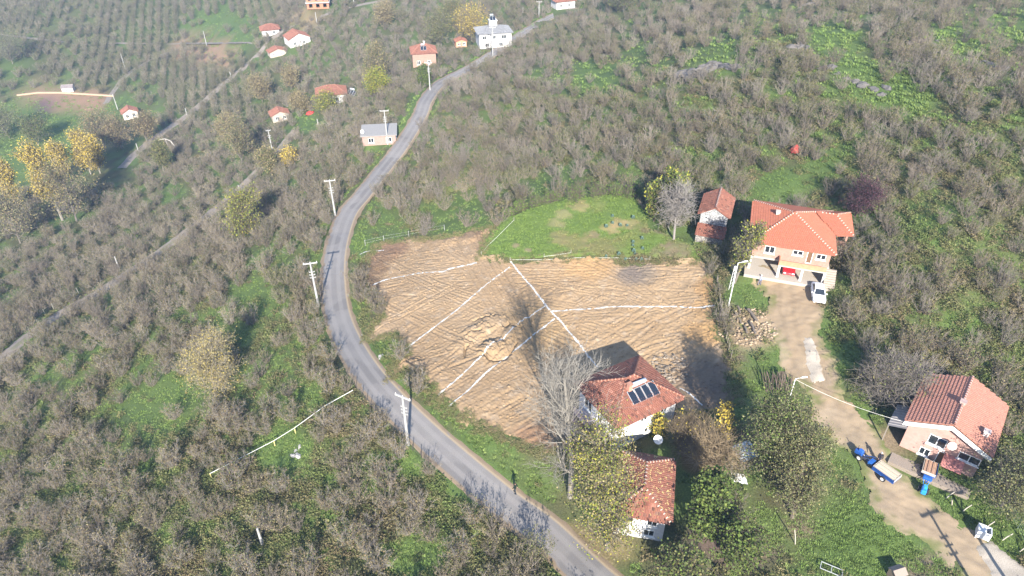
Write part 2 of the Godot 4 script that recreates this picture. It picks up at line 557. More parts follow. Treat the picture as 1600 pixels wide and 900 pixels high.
func build_ground():
	var nx := lx.size()
	var nz := lz.size()
	var pos := PackedVector3Array()
	var col := PackedColorArray()
	var idx := PackedInt32Array()
	for j in nz:
		for i in nx:
			var k := j * nx + i
			var y := hg[k]
			var c := cov[k]
			if c > 0 and c < 5 and i > 0 and j > 0 and i < nx - 1 and j < nz - 1:
				if cov[k - 1] == c and cov[k + 1] == c and cov[k - nx] == c and cov[k + nx] == c and cov[k - nx - 1] == c and cov[k + nx + 1] == c and cov[k + nx - 1] == c and cov[k - nx + 1] == c: y -= 0.45
			pos.append(Vector3(lx[i], y, lz[j]))
			col.append(ground_tone(lx[i], lz[j], hg[k]))
			if i < nx - 1 and j < nz - 1:
				idx.append_array([k, k + 1, k + nx + 1, k, k + nx + 1, k + nx])
	ground_part("ground", grid_mesh(pos, col, idx), M.soil_and_grass)

func ribbon(l: PackedVector3Array, offs: Array, lift: float, tone: Callable) -> ArrayMesh:    # a strip along a line; offs are distances across it
	var pos := PackedVector3Array()
	var col := PackedColorArray()
	var idx := PackedInt32Array()
	var n := offs.size()
	for i in l.size():
		var t := l[mini(i + 1, l.size() - 1)] - l[maxi(i - 1, 0)]
		var side := Vector3(-t.z, 0, t.x).normalized()       # to the right when walking along the line
		for k in n:
			var o: float = offs[k]
			if k == 0 or k == n - 1: o += noise_b.get_noise_2d(i * 6.0, k * 50.0) * 0.35
			var p := l[i] + side * o
			p.y += lift + 0.03 * (1.0 - absf(o) / 2.7)
			if k == 0 or k == n - 1: p.y -= 0.05
			pos.append(p)
			col.append(tone.call(i, o, p))
			if i > 0 and k > 0:
				var a := (i - 1) * n + k - 1
				idx.append_array([a, a + n, a + n + 1, a, a + n + 1, a + 1])
	return grid_mesh(pos, col, idx)

func road_tone(i: int, o: float, p: Vector3) -> Color:
	var n1 := noise_a.get_noise_2d(p.x * 4.0, p.z * 4.0) * 0.5 + 0.5
	var n2 := noise_b.get_noise_2d(p.x * 22.0, p.z * 22.0) * 0.5 + 0.5
	var n3 := noise_c.get_noise_2d(p.x * 3.0, p.z * 3.0)
	var c := Color(0.25, 0.23, 0.215).lerp(Color(0.37, 0.34, 0.312), clampf(n1 * 0.7 + n2 * 0.5 - 0.1, 0, 1))
	if n3 > 0.32: c = c.lerp(Color(0.20, 0.185, 0.175), 0.5)
	if absf(absf(o + 0.1) - 0.85) < 0.3: c = c.lerp(Color(0.40, 0.365, 0.335), 0.5)      # worn wheel paths
	var seam := absf(o) + (n2 - 0.5) * 0.6 + (n1 - 0.5) * 0.3
	if seam > 1.92: c = Color(0.40, 0.30, 0.20).lerp(Color(0.30, 0.22, 0.14), n2)
	if o > 0 and absf(o - 1.85) < 0.09: c = Color(0.52, 0.40, 0.26)
	return c

func track_tone(i: int, o: float, p: Vector3) -> Color:
	var n1 := noise_a.get_noise_2d(p.x * 5.0, p.z * 5.0) * 0.5 + 0.5
	var n2 := noise_b.get_noise_2d(p.x * 20.0, p.z * 20.0) * 0.5 + 0.5
	var c := Color(0.27, 0.225, 0.18).lerp(Color(0.38, 0.33, 0.285), n1 * 0.6 + n2 * 0.4)
	if absf(o) < 0.35 and n1 > 0.55: c = c.lerp(Color(0.18, 0.19, 0.07), 0.5)
	return c

func build_roads():
	var offs := []
	for k in 23: offs.append(-2.5 + 5.0 * k / 22.0)
	ground_part("road", ribbon(road, offs, 0.03, road_tone), M.asphalt)
	for t in tracks:
		var w: float = t[1]
		var o := []
		for k in 9: o.append(-w + 2.0 * w * k / 8.0)
		ground_part("path", ribbon(t[0], o, 0.04, track_tone), M.track)

func sheet(poly: PackedVector2Array, cell: float, ragged: float, relief: Callable, tone: Callable, keep := false) -> ArrayMesh:   # a fine sheet laid over an outlined piece of ground
	var lo := poly[0]
	var hi := poly[0]
	for p in poly:
		lo = lo.min(p); hi = hi.max(p)
	lo -= Vector2.ONE * 0.5
	var nx := int((hi.x - lo.x) / cell) + 4
	var nz := int((hi.y - lo.y) / cell) + 4
	var ins := PackedFloat32Array()
	ins.resize(nx * nz)
	for j in nz:
		for i in nx:
			var p := lo + Vector2(i, j) * cell
			var q := p + Vector2(noise_b.get_noise_2d(p.x * 7.0, p.y * 7.0), noise_b.get_noise_2d(p.x * 7.0 + 300, p.y * 7.0)) * ragged + Vector2(noise_b.get_noise_2d(p.x * 40.0, p.y * 40.0), noise_b.get_noise_2d(p.x * 40.0 + 300, p.y * 40.0)) * ragged * 0.4
			ins[j * nx + i] = 99.0 if in_poly(q, poly) else 0.0
	for j in range(1, nz - 1):                       # distance from the edge
		for i in range(1, nx - 1):
			var k := j * nx + i
			ins[k] = minf(ins[k], minf(ins[k - 1], ins[k - nx]) + cell)
	for j in range(nz - 2, 0, -1):
		for i in range(nx - 2, 0, -1):
			var k := j * nx + i
			ins[k] = minf(ins[k], minf(ins[k + 1], ins[k + nx]) + cell)
	var id := PackedInt32Array()
	id.resize(nx * nz)
	id.fill(-1)
	var pos := PackedVector3Array()
	var col := PackedColorArray()
	var idx := PackedInt32Array()
	if keep:
		plot_lo = lo
		plot_n = Vector2i(nx, nz)
		plot_h.resize(nx * nz)
		plot_h.fill(-999.0)
	for j in nz:
		for i in nx:
			var k := j * nx + i
			if ins[k] <= 0.0: continue
			var p := lo + Vector2(i, j) * cell
			id[k] = pos.size()
			var y: float = ht(p.x, p.y) + 0.035 + relief.call(p.x, p.y, i, j) * smoothstep(0.0, 1.0, ins[k])
			if ins[k] <= cell * 1.01: y -= 0.06
			if keep: plot_h[k] = y
			pos.append(Vector3(p.x, y, p.y))
			col.append(tone.call(p.x, p.y, ins[k]))
			if i > 0 and j > 0 and id[k - 1] >= 0 and id[k - nx] >= 0 and id[k - nx - 1] >= 0:
				var a := id[k - nx - 1]
				idx.append_array([a, id[k - nx], id[k], a, id[k], id[k - 1]])
	return grid_mesh(pos, col, idx)

var rut := PackedFloat32Array()
var rut_lo := Vector2.ZERO
var rut_n := Vector2i.ZERO

func press(x: float, z: float, r: float, f: Callable):      # change the plot's relief around a point: f(distance, old) -> new
	var c := PLOT_CELL
	var i0 := maxi(int((x - r - rut_lo.x) / c), 0)
	var j0 := maxi(int((z - r - rut_lo.y) / c), 0)
	for j in range(j0, mini(int((z + r - rut_lo.y) / c) + 2, rut_n.y)):
		for i in range(i0, mini(int((x + r - rut_lo.x) / c) + 2, rut_n.x)):
			var d := Vector2(rut_lo.x + i * c - x, rut_lo.y + j * c - z).length()
			if d < r: rut[j * rut_n.x + i] = f.call(d, rut[j * rut_n.x + i])

func prepare_ruts():
	var lo := plot[0]
	var hi := plot[0]
	for p in plot:
		lo = lo.min(p); hi = hi.max(p)
	rut_lo = lo - Vector2.ONE * 0.5
	rut_n = Vector2i(int((hi.x - rut_lo.x) / PLOT_CELL) + 4, int((hi.y - rut_lo.y) / PLOT_CELL) + 4)
	rut.resize(rut_n.x * rut_n.y)
	for j in rut_n.y:
		for i in rut_n.x:
			var x := rut_lo.x + i * PLOT_CELL
			var z := rut_lo.y + j * PLOT_CELL
			rut[j * rut_n.x + i] = noise_a.get_noise_2d(x * 7.0, z * 7.0) * 0.2 + noise_b.get_noise_2d(x * 28.0, z * 28.0) * 0.10 + noise_b.get_noise_2d(x * 80.0, z * 80.0) * 0.06
	# machine tracks: zone in pixels, direction in pixels, bend, how many
	rng.seed = 77
	for zone in [[575, 385, 760, 450, 1.0, -0.22, 20.0, 34], [590, 440, 780, 560, 1.0, -0.36, 26.0, 30], [640, 450, 870, 620, 1.0, -0.72, 14.0, 32], [780, 412, 1110, 480, 1.0, 0.03, 16.0, 28], [860, 470, 1115, 560, 1.0, -0.22, 34.0, 24], [860, 440, 1110, 580, 1.0, 0.5, 30.0, 12], [600, 400, 760, 520, 1.0, 0.35, 24.0, 10], [880, 520, 1120, 600, 1.0, -0.5, 30.0, 30], [680, 590, 890, 690, 1.0, -0.62, 18.0, 34], [600, 500, 700, 600, 1.0, -0.7, 14.0, 16], [700, 420, 800, 540, 0.5, 0.9, 16.0, 8]]:
		for k in int(zone[7] * 0.6):
			var a := Vector2(rng.randf_range(zone[0], zone[2]), rng.randf_range(zone[1], zone[3]))
			var d: Vector2 = Vector2(zone[4], zone[5] + rng.randf_range(-0.16, 0.16)).normalized() * rng.randf_range(80, 260)
			var n: Vector2 = Vector2(-d.y, d.x).normalized() * rng.randf_range(-1, 1) * zone[6]
			var pts := PackedVector3Array()
			for s in 6:
				var t := s / 5.0 - 0.5
				var q: Vector2 = a + d * t + n * (0.25 - t * t) * 2.0
				pts.append(gp(q.x, q.y))
			var l := smooth_line(pts, 0.13)
			var depth := rng.randf_range(0.05, 0.15)
			var width := rng.randf_range(0.13, 0.30)
			var sides := [-0.6, 0.6] if rng.randf() < 0.7 else [0.0]
			for i in l.size():
				var tt := l[mini(i + 1, l.size() - 1)] - l[maxi(i - 1, 0)]
				var side := Vector3(-tt.z, 0, tt.x).normalized()
				var fade := minf(1.0, minf(i, l.size() - 1 - i) / 8.0) * clampf(0.95 + 0.6 * noise_c.get_noise_2d(l[i].x * 22.0, l[i].z * 22.0), 0.0, 1.2)
				for o in sides:
					var c: Vector3 = l[i] + side * o
					cut(c.x + noise_b.get_noise_2d(i * 9.0, k * 31.0) * 0.2, c.z, width, depth * fade)
	for k in rut.size():
		var x := rut_lo.x + (k % rut_n.x) * PLOT_CELL
		var z := rut_lo.y + (k / rut_n.x) * PLOT_CELL
		rut[k] += noise_b.get_noise_2d(x * 90.0, z * 90.0) * 0.05 + maxf(0.0, noise_c.get_noise_2d(x * 70.0, z * 70.0) - 0.25) * 0.16
	# slumped heap with cracks in the middle of the plot
	for q in [[770, 505, 2.2, 0.45], [745, 520, 1.8, 0.4], [800, 520, 1.6, 0.5], [775, 545, 2.0, 0.55], [810, 500, 1.5, 0.3], [760, 550, 1.4, 0.35], [720, 540, 1.6, 0.25], [620, 600, 2.2, 0.5], [640, 575, 2.0, 0.45], [735, 372, 2.0, 0.5], [765, 360, 1.4, 0.6], [700, 380, 1.8, 0.3]]:
		var p := gp(q[0], q[1])
		press(p.x, p.z, q[2] * 1.25, func(d, old): return old + q[3] * smoothstep(q[2] * 1.25, q[2] * 0.3, d - old * 2.5))
	for crack in [[738, 503, 750, 497, 765, 495, 780, 492], [735, 520, 745, 519, 752, 517], [757, 556, 764, 562, 775, 564, 790, 560, 800, 548, 808, 533], [752, 557, 756, 556], [725, 560, 727, 545, 733, 540], [784, 513, 795, 510, 806, 511], [600, 530, 612, 525, 618, 518], [614, 590, 624, 582], [820, 480, 828, 476]]:
		var l := smooth_line(gps(crack), 0.1)
		for i in l.size():
			var fade := minf(1.0, minf(i, l.size() - 1 - i) / 5.0)
			press(l[i].x + noise_b.get_noise_1d(i * 20.0) * 0.12, l[i].z, 0.26, func(d, old): return minf(old, 0.05 - 0.4 * fade) if d < 0.14 else old)

func cut(x: float, z: float, w: float, depth: float):
	var c := PLOT_CELL
	var r := w * 2.0
	for j in range(maxi(int((z - r - rut_lo.y) / c), 0), mini(int((z + r - rut_lo.y) / c) + 2, rut_n.y)):
		for i in range(maxi(int((x - r - rut_lo.x) / c), 0), mini(int((x + r - rut_lo.x) / c) + 2, rut_n.x)):
			var d := Vector2(rut_lo.x + i * c - x, rut_lo.y + j * c - z).length()
			var k := j * rut_n.x + i
			if d < w: rut[k] = lerpf(rut[k], -depth, 0.35)
			elif d < r: rut[k] = lerpf(rut[k], depth * 0.75, 0.12)

func plot_relief(_x: float, _z: float, i: int, j: int) -> float:
	return rut[mini(j, rut_n.y - 1) * rut_n.x + mini(i, rut_n.x - 1)]

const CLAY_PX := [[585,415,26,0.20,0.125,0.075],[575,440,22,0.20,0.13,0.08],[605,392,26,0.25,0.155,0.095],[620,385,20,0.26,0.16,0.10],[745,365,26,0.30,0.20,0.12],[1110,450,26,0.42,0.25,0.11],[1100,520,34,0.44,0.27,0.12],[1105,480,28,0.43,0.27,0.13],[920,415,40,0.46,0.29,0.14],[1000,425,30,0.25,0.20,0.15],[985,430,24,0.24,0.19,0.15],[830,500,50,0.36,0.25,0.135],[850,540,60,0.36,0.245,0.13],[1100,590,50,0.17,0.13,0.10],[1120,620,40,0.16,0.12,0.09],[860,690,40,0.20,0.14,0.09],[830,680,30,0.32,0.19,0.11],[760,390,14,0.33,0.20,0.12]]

func plot_tone(x: float, z: float, _d: float) -> Color:
	var n1 := noise_a.get_noise_2d(x * 3.4, z * 3.4) * 0.5 + 0.5
	var n2 := noise_b.get_noise_2d(x * 24.0, z * 24.0) * 0.5 + 0.5
	var n3 := noise_c.get_noise_2d(x * 2.0, z * 2.0) * 0.5 + 0.5
	var c := Color(0.445, 0.315, 0.19).lerp(Color(0.37, 0.25, 0.14), n1)
	c = c.lerp(Color(0.51, 0.395, 0.28), smoothstep(0.55, 0.9, n2) * 0.6)
	c = c.lerp(Color(0.31, 0.215, 0.125), smoothstep(0.6, 0.85, n3) * 0.5)
	var p := to_px(Vector3(x, ht(x, z), z))
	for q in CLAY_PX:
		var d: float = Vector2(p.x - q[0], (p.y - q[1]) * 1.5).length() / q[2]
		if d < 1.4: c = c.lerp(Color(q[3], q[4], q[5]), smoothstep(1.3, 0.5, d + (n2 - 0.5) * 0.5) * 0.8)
	return c

func plot_ht(x: float, z: float) -> float:
	var u := (x - plot_lo.x) / PLOT_CELL
	var v := (z - plot_lo.y) / PLOT_CELL
	var i := int(u)
	var j := int(v)
	if i < 0 or j < 0 or i >= plot_n.x - 1 or j >= plot_n.y - 1: return ht(x, z) + 0.03
	var k := j * plot_n.x + i
	u -= i
	v -= j
	var a := plot_h[k]
	var b := plot_h[k + 1]
	var c := plot_h[k + plot_n.x]
	var d := plot_h[k + plot_n.x + 1]
	if minf(minf(a, b), minf(c, d)) < -900: return maxf(ht(x, z) + 0.03, maxf(maxf(a, b), maxf(c, d)))
	return lerpf(lerpf(a, b, u), lerpf(c, d, u), v)

func chalk_line(px: Array, width: float) -> ArrayMesh:
	var l := smooth_line(gps(px), 0.12)
	var pos := PackedVector3Array()
	var col := PackedColorArray()
	var idx := PackedInt32Array()
	for i in l.size():
		var t := l[mini(i + 1, l.size() - 1)] - l[maxi(i - 1, 0)]
		var side := Vector3(-t.z, 0, t.x).normalized()
		var mid := noise_b.get_noise_2d(l[i].x * 6.0, l[i].z * 6.0) * 0.12
		var w := width * (0.75 + 0.5 * noise_b.get_noise_2d(l[i].x * 40.0, l[i].z * 40.0))
		for k in 5:
			var o := mid + (k / 4.0 - 0.5) * w + noise_b.get_noise_2d(i * 23.0, k * 77.0) * 0.06
			var p := l[i] + side * o
			p.y = plot_ht(p.x, p.z) + (0.022 if k > 0 and k < 4 else 0.006)
			pos.append(p)
			col.append(Color.WHITE * (0.85 + 0.3 * noise_b.get_noise_2d(i * 11.0, k * 40.0)))
			if i > 0 and k > 0:
				var a := (i - 1) * 5 + k - 1
				idx.append_array([a, a + 5, a + 6, a, a + 6, a + 1])
	return grid_mesh(pos, col, idx)

func lawn_tone(x: float, z: float, _d: float) -> Color:
	var n1 := noise_a.get_noise_2d(x * 4.5, z * 4.5) * 0.5 + 0.5
	var n2 := noise_b.get_noise_2d(x * 26.0, z * 26.0) * 0.5 + 0.5
	var c := Color(0.12, 0.185, 0.035).lerp(Color(0.17, 0.235, 0.06), n2)
	var p := to_px(Vector3(x, ht(x, z), z))
	var dry := smoothstep(0.5, 0.85, n1) * smoothstep(840, 900, p.x) * 0.55
	c = c.lerp(Color(0.30, 0.25, 0.11), dry * (0.5 + 0.5 * n2))
	for q in [[905, 323, 16, 0.42, 0.32, 0.16], [880, 335, 14, 0.38, 0.32, 0.16], [870, 350, 14, 0.36, 0.30, 0.15], [928, 367, 11, 0.33, 0.225, 0.15], [968, 350, 16, 0.42, 0.30, 0.15], [955, 357, 14, 0.43, 0.31, 0.16], [985, 350, 14, 0.36, 0.28, 0.14], [875, 372, 18, 0.32, 0.25, 0.12], [806, 384, 6, 0.40, 0.29, 0.18], [825, 391, 6, 0.38, 0.27, 0.18], [875, 402, 14, 0.38, 0.27, 0.16], [1040, 398, 26, 0.27, 0.20, 0.13], [1060, 390, 24, 0.27, 0.20, 0.13], [1010, 360, 10, 0.2, 0.14, 0.10], [940, 385, 30, 0.24, 0.20, 0.09], [900, 380, 24, 0.27, 0.22, 0.10], [1046, 360, 14, 0.22, 0.14, 0.13], [1032, 360, 12, 0.22, 0.14, 0.13]]:
		var d: float = Vector2(p.x - q[0], (p.y - q[1]) * 1.7).length() / q[2]
		if d < 1.5: c = c.lerp(Color(q[3], q[4], q[5]), smoothstep(1.3, 0.5, d + (n2 - 0.5) * 1.3) * 0.6)
	return c

var drive_line := PackedVector2Array()

func drive_tone(x: float, z: float, dist: float) -> Color:
	var n1 := noise_a.get_noise_2d(x * 5.0, z * 5.0) * 0.5 + 0.5
	var n2 := noise_b.get_noise_2d(x * 26.0, z * 26.0) * 0.5 + 0.5
	var c := Color(0.37, 0.27, 0.17).lerp(Color(0.44, 0.33, 0.215), n2)
	c = c.lerp(Color(0.30, 0.235, 0.16), smoothstep(0.5, 0.85, n1) * 0.6)
	var p := to_px(Vector3(x, ht(x, z), z))
	if drive_line.is_empty():
		for q in gps([1228, 440, 1228, 480, 1240, 540, 1272, 600, 1318, 660, 1370, 735, 1430, 800, 1530, 870, 1620, 930]): drive_line.append(Vector2(q.x, q.z))
	var off := 99.0
	for k in drive_line.size() - 1: off = minf(off, Geometry2D.get_closest_point_to_segment(Vector2(x, z), drive_line[k], drive_line[k + 1]).distance_to(Vector2(x, z)))
	off += (n1 - 0.5) * 0.8
	c = c.lerp(Color(0.30, 0.225, 0.145), smoothstep(0.45, 0.1, absf(off - 0.75)) * (0.25 + 0.5 * n2))
	c = c.lerp(Color(0.47, 0.375, 0.265), smoothstep(0.6, 0.9, noise_c.get_noise_2d(x * 6.0, z * 6.0) * 0.5 + 0.5) * 0.6)
	if p.y > 640: c = c.lerp(Color(0.41, 0.325, 0.23), 0.4)
	var g := smoothstep(1.7, 0.1, dist + (n2 - 0.5) * 2.2) * smoothstep(0.3, 0.55, n1)
	c = c.lerp(Color(0.15, 0.19, 0.05), g * 0.8)
	return c

func small_relief(x: float, z: float, _i: int, _j: int) -> float:
	return noise_b.get_noise_2d(x * 20.0, z * 20.0) * 0.10 + noise_b.get_noise_2d(x * 60.0, z * 60.0) * 0.04

func build_plot():
	prepare_ruts()
	var e := ground_part("earth_plot", sheet(plot, PLOT_CELL, 1.2, plot_relief, plot_tone, true), M.clay)
	for q in [[[797, 408, 810, 424, 830, 448, 846, 468, 860, 485, 880, 506, 897, 528, 915, 552, 934, 575], 0.34], [[796, 418, 770, 437, 735, 466, 700, 496, 665, 522, 634, 545], 0.3], [[852, 478, 832, 492, 808, 508, 798, 520, 780, 535, 764, 548, 750, 560, 730, 578, 706, 600, 684, 618], 0.28], [[867, 498, 845, 515, 820, 535, 797, 554, 770, 574, 745, 596, 720, 620, 698, 639], 0.3], [[862, 486, 900, 484, 950, 481, 1000, 479, 1050, 479, 1085, 481, 1118, 477], 0.3], [[582, 446, 605, 437, 630, 432, 655, 427, 690, 425, 705, 420, 745, 411], 0.42], [[562, 398, 575, 393, 600, 391], 0.4], [[1062, 607, 1080, 618, 1098, 633], 0.25]]:
		ground_part("chalk_line", chalk_line(q[0], q[1]), M.chalk, e)
	var clod := rock_mesh(5, 1.0, 0.35, 1)
	var mm := []
	rng.seed = 5
	for k in 9000:
		var p := Vector3(rng.randf_range(rut_lo.x, rut_lo.x + rut_n.x * PLOT_CELL), 0, rng.randf_range(rut_lo.y, rut_lo.y + rut_n.y * PLOT_CELL))
		if not in_poly(Vector2(p.x, p.z), plot): continue
		if plot_ht(p.x, p.z) < -900: continue
		var s := 0.04 + 0.17 * pow(rng.randf(), 3.5)
		mm.append([Transform3D(Basis(Vector3.UP, rng.randf() * TAU).scaled(Vector3(s, s * 0.7, s * rng.randf_range(0.7, 1.3))), Vector3(p.x, plot_ht(p.x, p.z), p.z)), plot_tone(p.x, p.z, 1.0) * rng.randf_range(0.8, 1.25)])
	scatter("clod", clod, M.stone, mm, e)
	ground_part("lawn", sheet(lawn, 0.25, 0.5, small_relief, lawn_tone), M.turf)
	var d := ground_part("dirt_track", sheet(drive, 0.2, 1.5, small_relief, drive_tone), M.track)
	for q in [[SLAB_PX, Color(0.66, 0.57, 0.46)], [CONCRETE_PX, Color(0.54, 0.475, 0.395)]]:
		var tone: Color = q[1]
		ground_part("concrete_slab", sheet(flat_poly(q[0]), 0.2, 0.25, func(x, z, _i, _j): return 0.16 + small_relief(x, z, 0, 0) * 0.3, func(x, z, _d): return tone * (0.9 + 0.35 * noise_b.get_noise_2d(x * 15.0, z * 15.0))), M.concrete, d)

func scatter(called: String, mesh: Mesh, m: Material, list: Array, parent: Node3D) -> MultiMeshInstance3D:    # [transform, colour] for each copy
	var mm := MultiMesh.new()
	mm.transform_format = MultiMesh.TRANSFORM_3D
	mm.use_colors = true
	mm.mesh = mesh
	mm.instance_count = list.size()
	for k in list.size():
		mm.set_instance_transform(k, list[k][0])
		mm.set_instance_color(k, list[k][1])
	var o := MultiMeshInstance3D.new()
	o.name = called if parent != self else numbered(called)
	o.multimesh = mm
	if m: o.material_override = m
	o.set_meta("kind", "stuff")
	parent.add_child(o, true)
	return o

func rock_mesh(seed_: int, size: float, rough: float, sub := 2) -> ArrayMesh:
	var sp := SphereMesh.new()
	sp.radial_segments = 5 + sub * 3
	sp.rings = 2 + sub * 2
	sp.radius = 1.0
	sp.height = 2.0
	var a := sp.get_mesh_arrays()
	var v: PackedVector3Array = a[Mesh.ARRAY_VERTEX]
	var n := FastNoiseLite.new()
	n.seed = seed_
	n.frequency = 0.9
	n.noise_type = FastNoiseLite.TYPE_CELLULAR
	var s := Soup.new()
	var idx: PackedInt32Array = a[Mesh.ARRAY_INDEX]
	for k in v.size(): v[k] = v[k] * size * (1.0 + rough * (n.get_noise_3dv(v[k]) + 0.5) + rough * 0.5 * noise_b.get_noise_3d(v[k].x * 60 + seed_ * 9, v[k].y * 60, v[k].z * 60))
	for k in range(0, idx.size(), 3):
		s.tone = Color.WHITE * (0.85 + 0.3 * fposmod(sin(k * 12.9 + seed_) * 437.5, 1.0))
		s.tri(v[idx[k]], v[idx[k + 1]], v[idx[k + 2]])
	return s.mesh()

# ---------------------------------------------------------------- plants
func wander(amount: float) -> Vector3:
	return Vector3(rng.randf_range(-1, 1), rng.randf_range(-1, 1), rng.randf_range(-1, 1)) * amount

func leaf(s: Soup, p: Vector3, size: float):
	var a := wander(1.0).normalized() * size
	var b := a.cross(wander(1.0)).normalized() * size * 0.55
	s.quad(p, p + a * 0.5 + b, p + a, p + a * 0.5 - b)

func twig(s: Soup, a: Vector3, b: Vector3, r: float):        # a thin three-sided twig that runs to a point
	var d := (b - a).normalized()
	var x := d.cross(Vector3.UP if absf(d.y) < 0.9 else Vector3.RIGHT).normalized() * r
	var y := d.cross(x)
	var p := a + x
	var q := a - x * 0.5 + y * 0.87
	var w := a - x * 0.5 - y * 0.87
	s.tri(p, b, q); s.tri(q, b, w); s.tri(w, b, p)

func pick(tones: Array) -> Color:
	var c: Color = tones[rng.randi() % tones.size()]
	return c * rng.randf_range(0.55, 1.0)

# a many-stemmed hazel: stems fan out of one stool, side shoots, twigs and what leaves are left
func hazel(seed_: int, height: float, spread: float, leaves: int, tones: Array, wood: Color, leaf_size := 0.125) -> Array:
	rng.seed = seed_
	var s := Soup.new()
	var f := Soup.new()
	var tips := PackedVector3Array()
	var stems := 15
	for k in stems:
		var a := TAU * k / stems + rng.randf_range(-0.25, 0.25)
		var out := pow(rng.randf(), 0.7)
		var p := Vector3(cos(a), 0, sin(a)) * rng.randf_range(0.1, 0.35)
		p.y = -0.15
		var reach := Vector3(cos(a), 0, sin(a)) * out * spread * 0.5
		var top := height * (1.0 - 0.28 * out * out) * rng.randf_range(0.85, 1.08)
		var r := rng.randf_range(0.03, 0.05)
		var pts := [p]
		for i in range(1, 5):
			var t := i / 4.0
			pts.append(p + reach * pow(t, 0.8) + Vector3(0, top * t, 0) + wander(0.14 * t))
		s.tone = wood * rng.randf_range(0.8, 1.2)
		for i in 4: s.tube(pts[i], pts[i + 1], r * (1.0 - i * 0.22), r * (0.78 - i * 0.22) + 0.004, 3)
		for i in range(1, 5):
			var n := 2 if i < 4 else 3
			for q in n:
				var from: Vector3 = pts[i - 1].lerp(pts[i], rng.randf())
				var dir := (reach.normalized() * rng.randf_range(-0.2, 0.7) + Vector3(0, rng.randf_range(0.5, 1.1), 0) + wander(0.55)).normalized()
				var l := rng.randf_range(0.55, 1.15) * height * 0.25
				var mid := from + dir * l * 0.55 + wander(0.06)
				var end := from + dir * l + wander(0.16)
				s.tone = wood * rng.randf_range(0.75, 1.25)
				s.tube(from, mid, 0.020, 0.014, 3)
				twig(s, mid, end, 0.012)
				tips.append(end); tips.append(mid)
				for w in 13:
					var t0 := from.lerp(end, rng.randf_range(0.25, 0.95))
					var t1 := t0 + (dir + wander(0.9)).normalized() * rng.randf_range(0.22, 0.55)
					twig(s, t0, t1, 0.007)
					tips.append(t1)
	for k in leaves:
		var p := tips[rng.randi() % tips.size()] + wander(0.22)
		f.tone = pick(tones)
		leaf(f, p, leaf_size * rng.randf_range(0.7, 1.3))
	return [s, f]

# a tree with one trunk; shape: how far up the first limbs start, how steeply they rise, how the crown fills
func grow(s: Soup, tips: Array, p: Vector3, dir: Vector3, length: float, r: float, level: int, o: Dictionary):
	var n := 3 if level < 2 else 2
	var d := dir
	var a := p
	var ra := r
	var sides: int = [7, 5, 4, 3, 3][mini(level, 4)]
	for i in n:
		d = (d + wander(o.bend) + Vector3(0, o.lift * (0.0 if level == 0 else 0.25), 0)).normalized()
		var b := a + d * length / n
		var rb := r * (1.0 - 0.62 * (i + 1) / n)
		s.tone = (o.wood as Color) * rng.randf_range(0.85, 1.15)
		s.tube(a, b, ra, rb, sides)
		if level < o.levels:
			var kids: int = o.kids[mini(level, o.kids.size() - 1)]
			for k in kids:
				var t := rng.randf()
				if level == 0 and (i + t) / n < o.clear: continue
				var side := d.cross(wander(1.0)).normalized()
				var ang: float = o.angle * rng.randf_range(0.7, 1.25)
				var along := 1.0
				if level == 0:
					var u: float = ((i + t) / n - o.clear) / (1.0 - o.clear)
					along = o.round * sqrt(maxf(0.05, 1.0 - pow(u * 1.9 - 0.75, 2.0) * 0.55)) + (1.0 - o.round) * (1.1 - 0.7 * u)
				grow(s, tips, a.lerp(b, t), (d * cos(ang) + side * sin(ang)).normalized(), o.limb * along * pow(o.shrink, level) * rng.randf_range(0.75, 1.2), maxf(rb * o.thin, o.get("fine", 0.010)), level + 1, o)
		a = b
		ra = rb
	if level >= 1: tips.append(a)
	if level >= 2: tips.append(p.lerp(a, 0.5))

const TREE := {"wood": Color(0.22, 0.18, 0.14), "bend": 0.12, "lift": 0.3, "levels": 3, "kids": [7, 3, 3], "clear": 0.25, "angle": 0.9, "limb": 2.4, "shrink": 0.62, "thin": 0.5, "round": 0.9, "leaves": 3000, "size": 0.17, "puff": 0.35, "girth": 0.02}

func tree(called: String, label: String, px: float, py: float, top_py: float, wide_px: float, tones: Array, extra := {}, group := "") -> Node3D:
	var g := gp(px, py)
	var r := ray(px, top_py)
	var h := maxf(EYE + r.y * g.z / r.z - g.y, 1.2)          # height that reaches the pixel of the top
	var dist := Vector3(g.x, g.y - EYE, g.z).length()
	var w := wide_px / FOCAL * dist                          # crown width in metres
	var o: Dictionary = TREE.merged(extra, true)
	rng.seed = int(px * 131 + py * 17)
	o.limb = w * 0.5 * (0.62 if not extra.has("limb") else extra.limb)
	var s := Soup.new()
	var tips := []
	var bend: float = o.bend
	var trunks: int = o.get("trunks", 1)
	for k in trunks:
		var lean := wander(0.05) + Vector3(0, 1, 0)
		if trunks > 1: lean += Vector3(cos(TAU * k / trunks), 0, sin(TAU * k / trunks)) * w / h * 0.28
		grow(s, tips, Vector3(0, -0.3, 0), lean.normalized(), h * 0.96, h * float(o.girth), 0, o)
	var t := thing(called, label, "tree" if not o.has("bush") else "bush", g, 0.0, group)
	part("trunk", s.mesh(), M.bark, t)
	if o.leaves > 0:
		var f := Soup.new()
		for k in int(o.leaves):
			f.tone = pick(tones)
			leaf(f, tips[rng.randi() % tips.size()] + wander(o.puff), o.size * rng.randf_range(0.7, 1.35))
		part("crown", f.mesh(), M.leaf, t)
	var nx := lx.size()
	for j in range(lz.bsearch(g.z - w * 0.38), lz.bsearch(g.z + w * 0.38)):
		for i in range(lx.bsearch(g.x - w * 0.38), lx.bsearch(g.x + w * 0.38)):
			if cov[j * nx + i] == 0: cov[j * nx + i] = 6
	return t

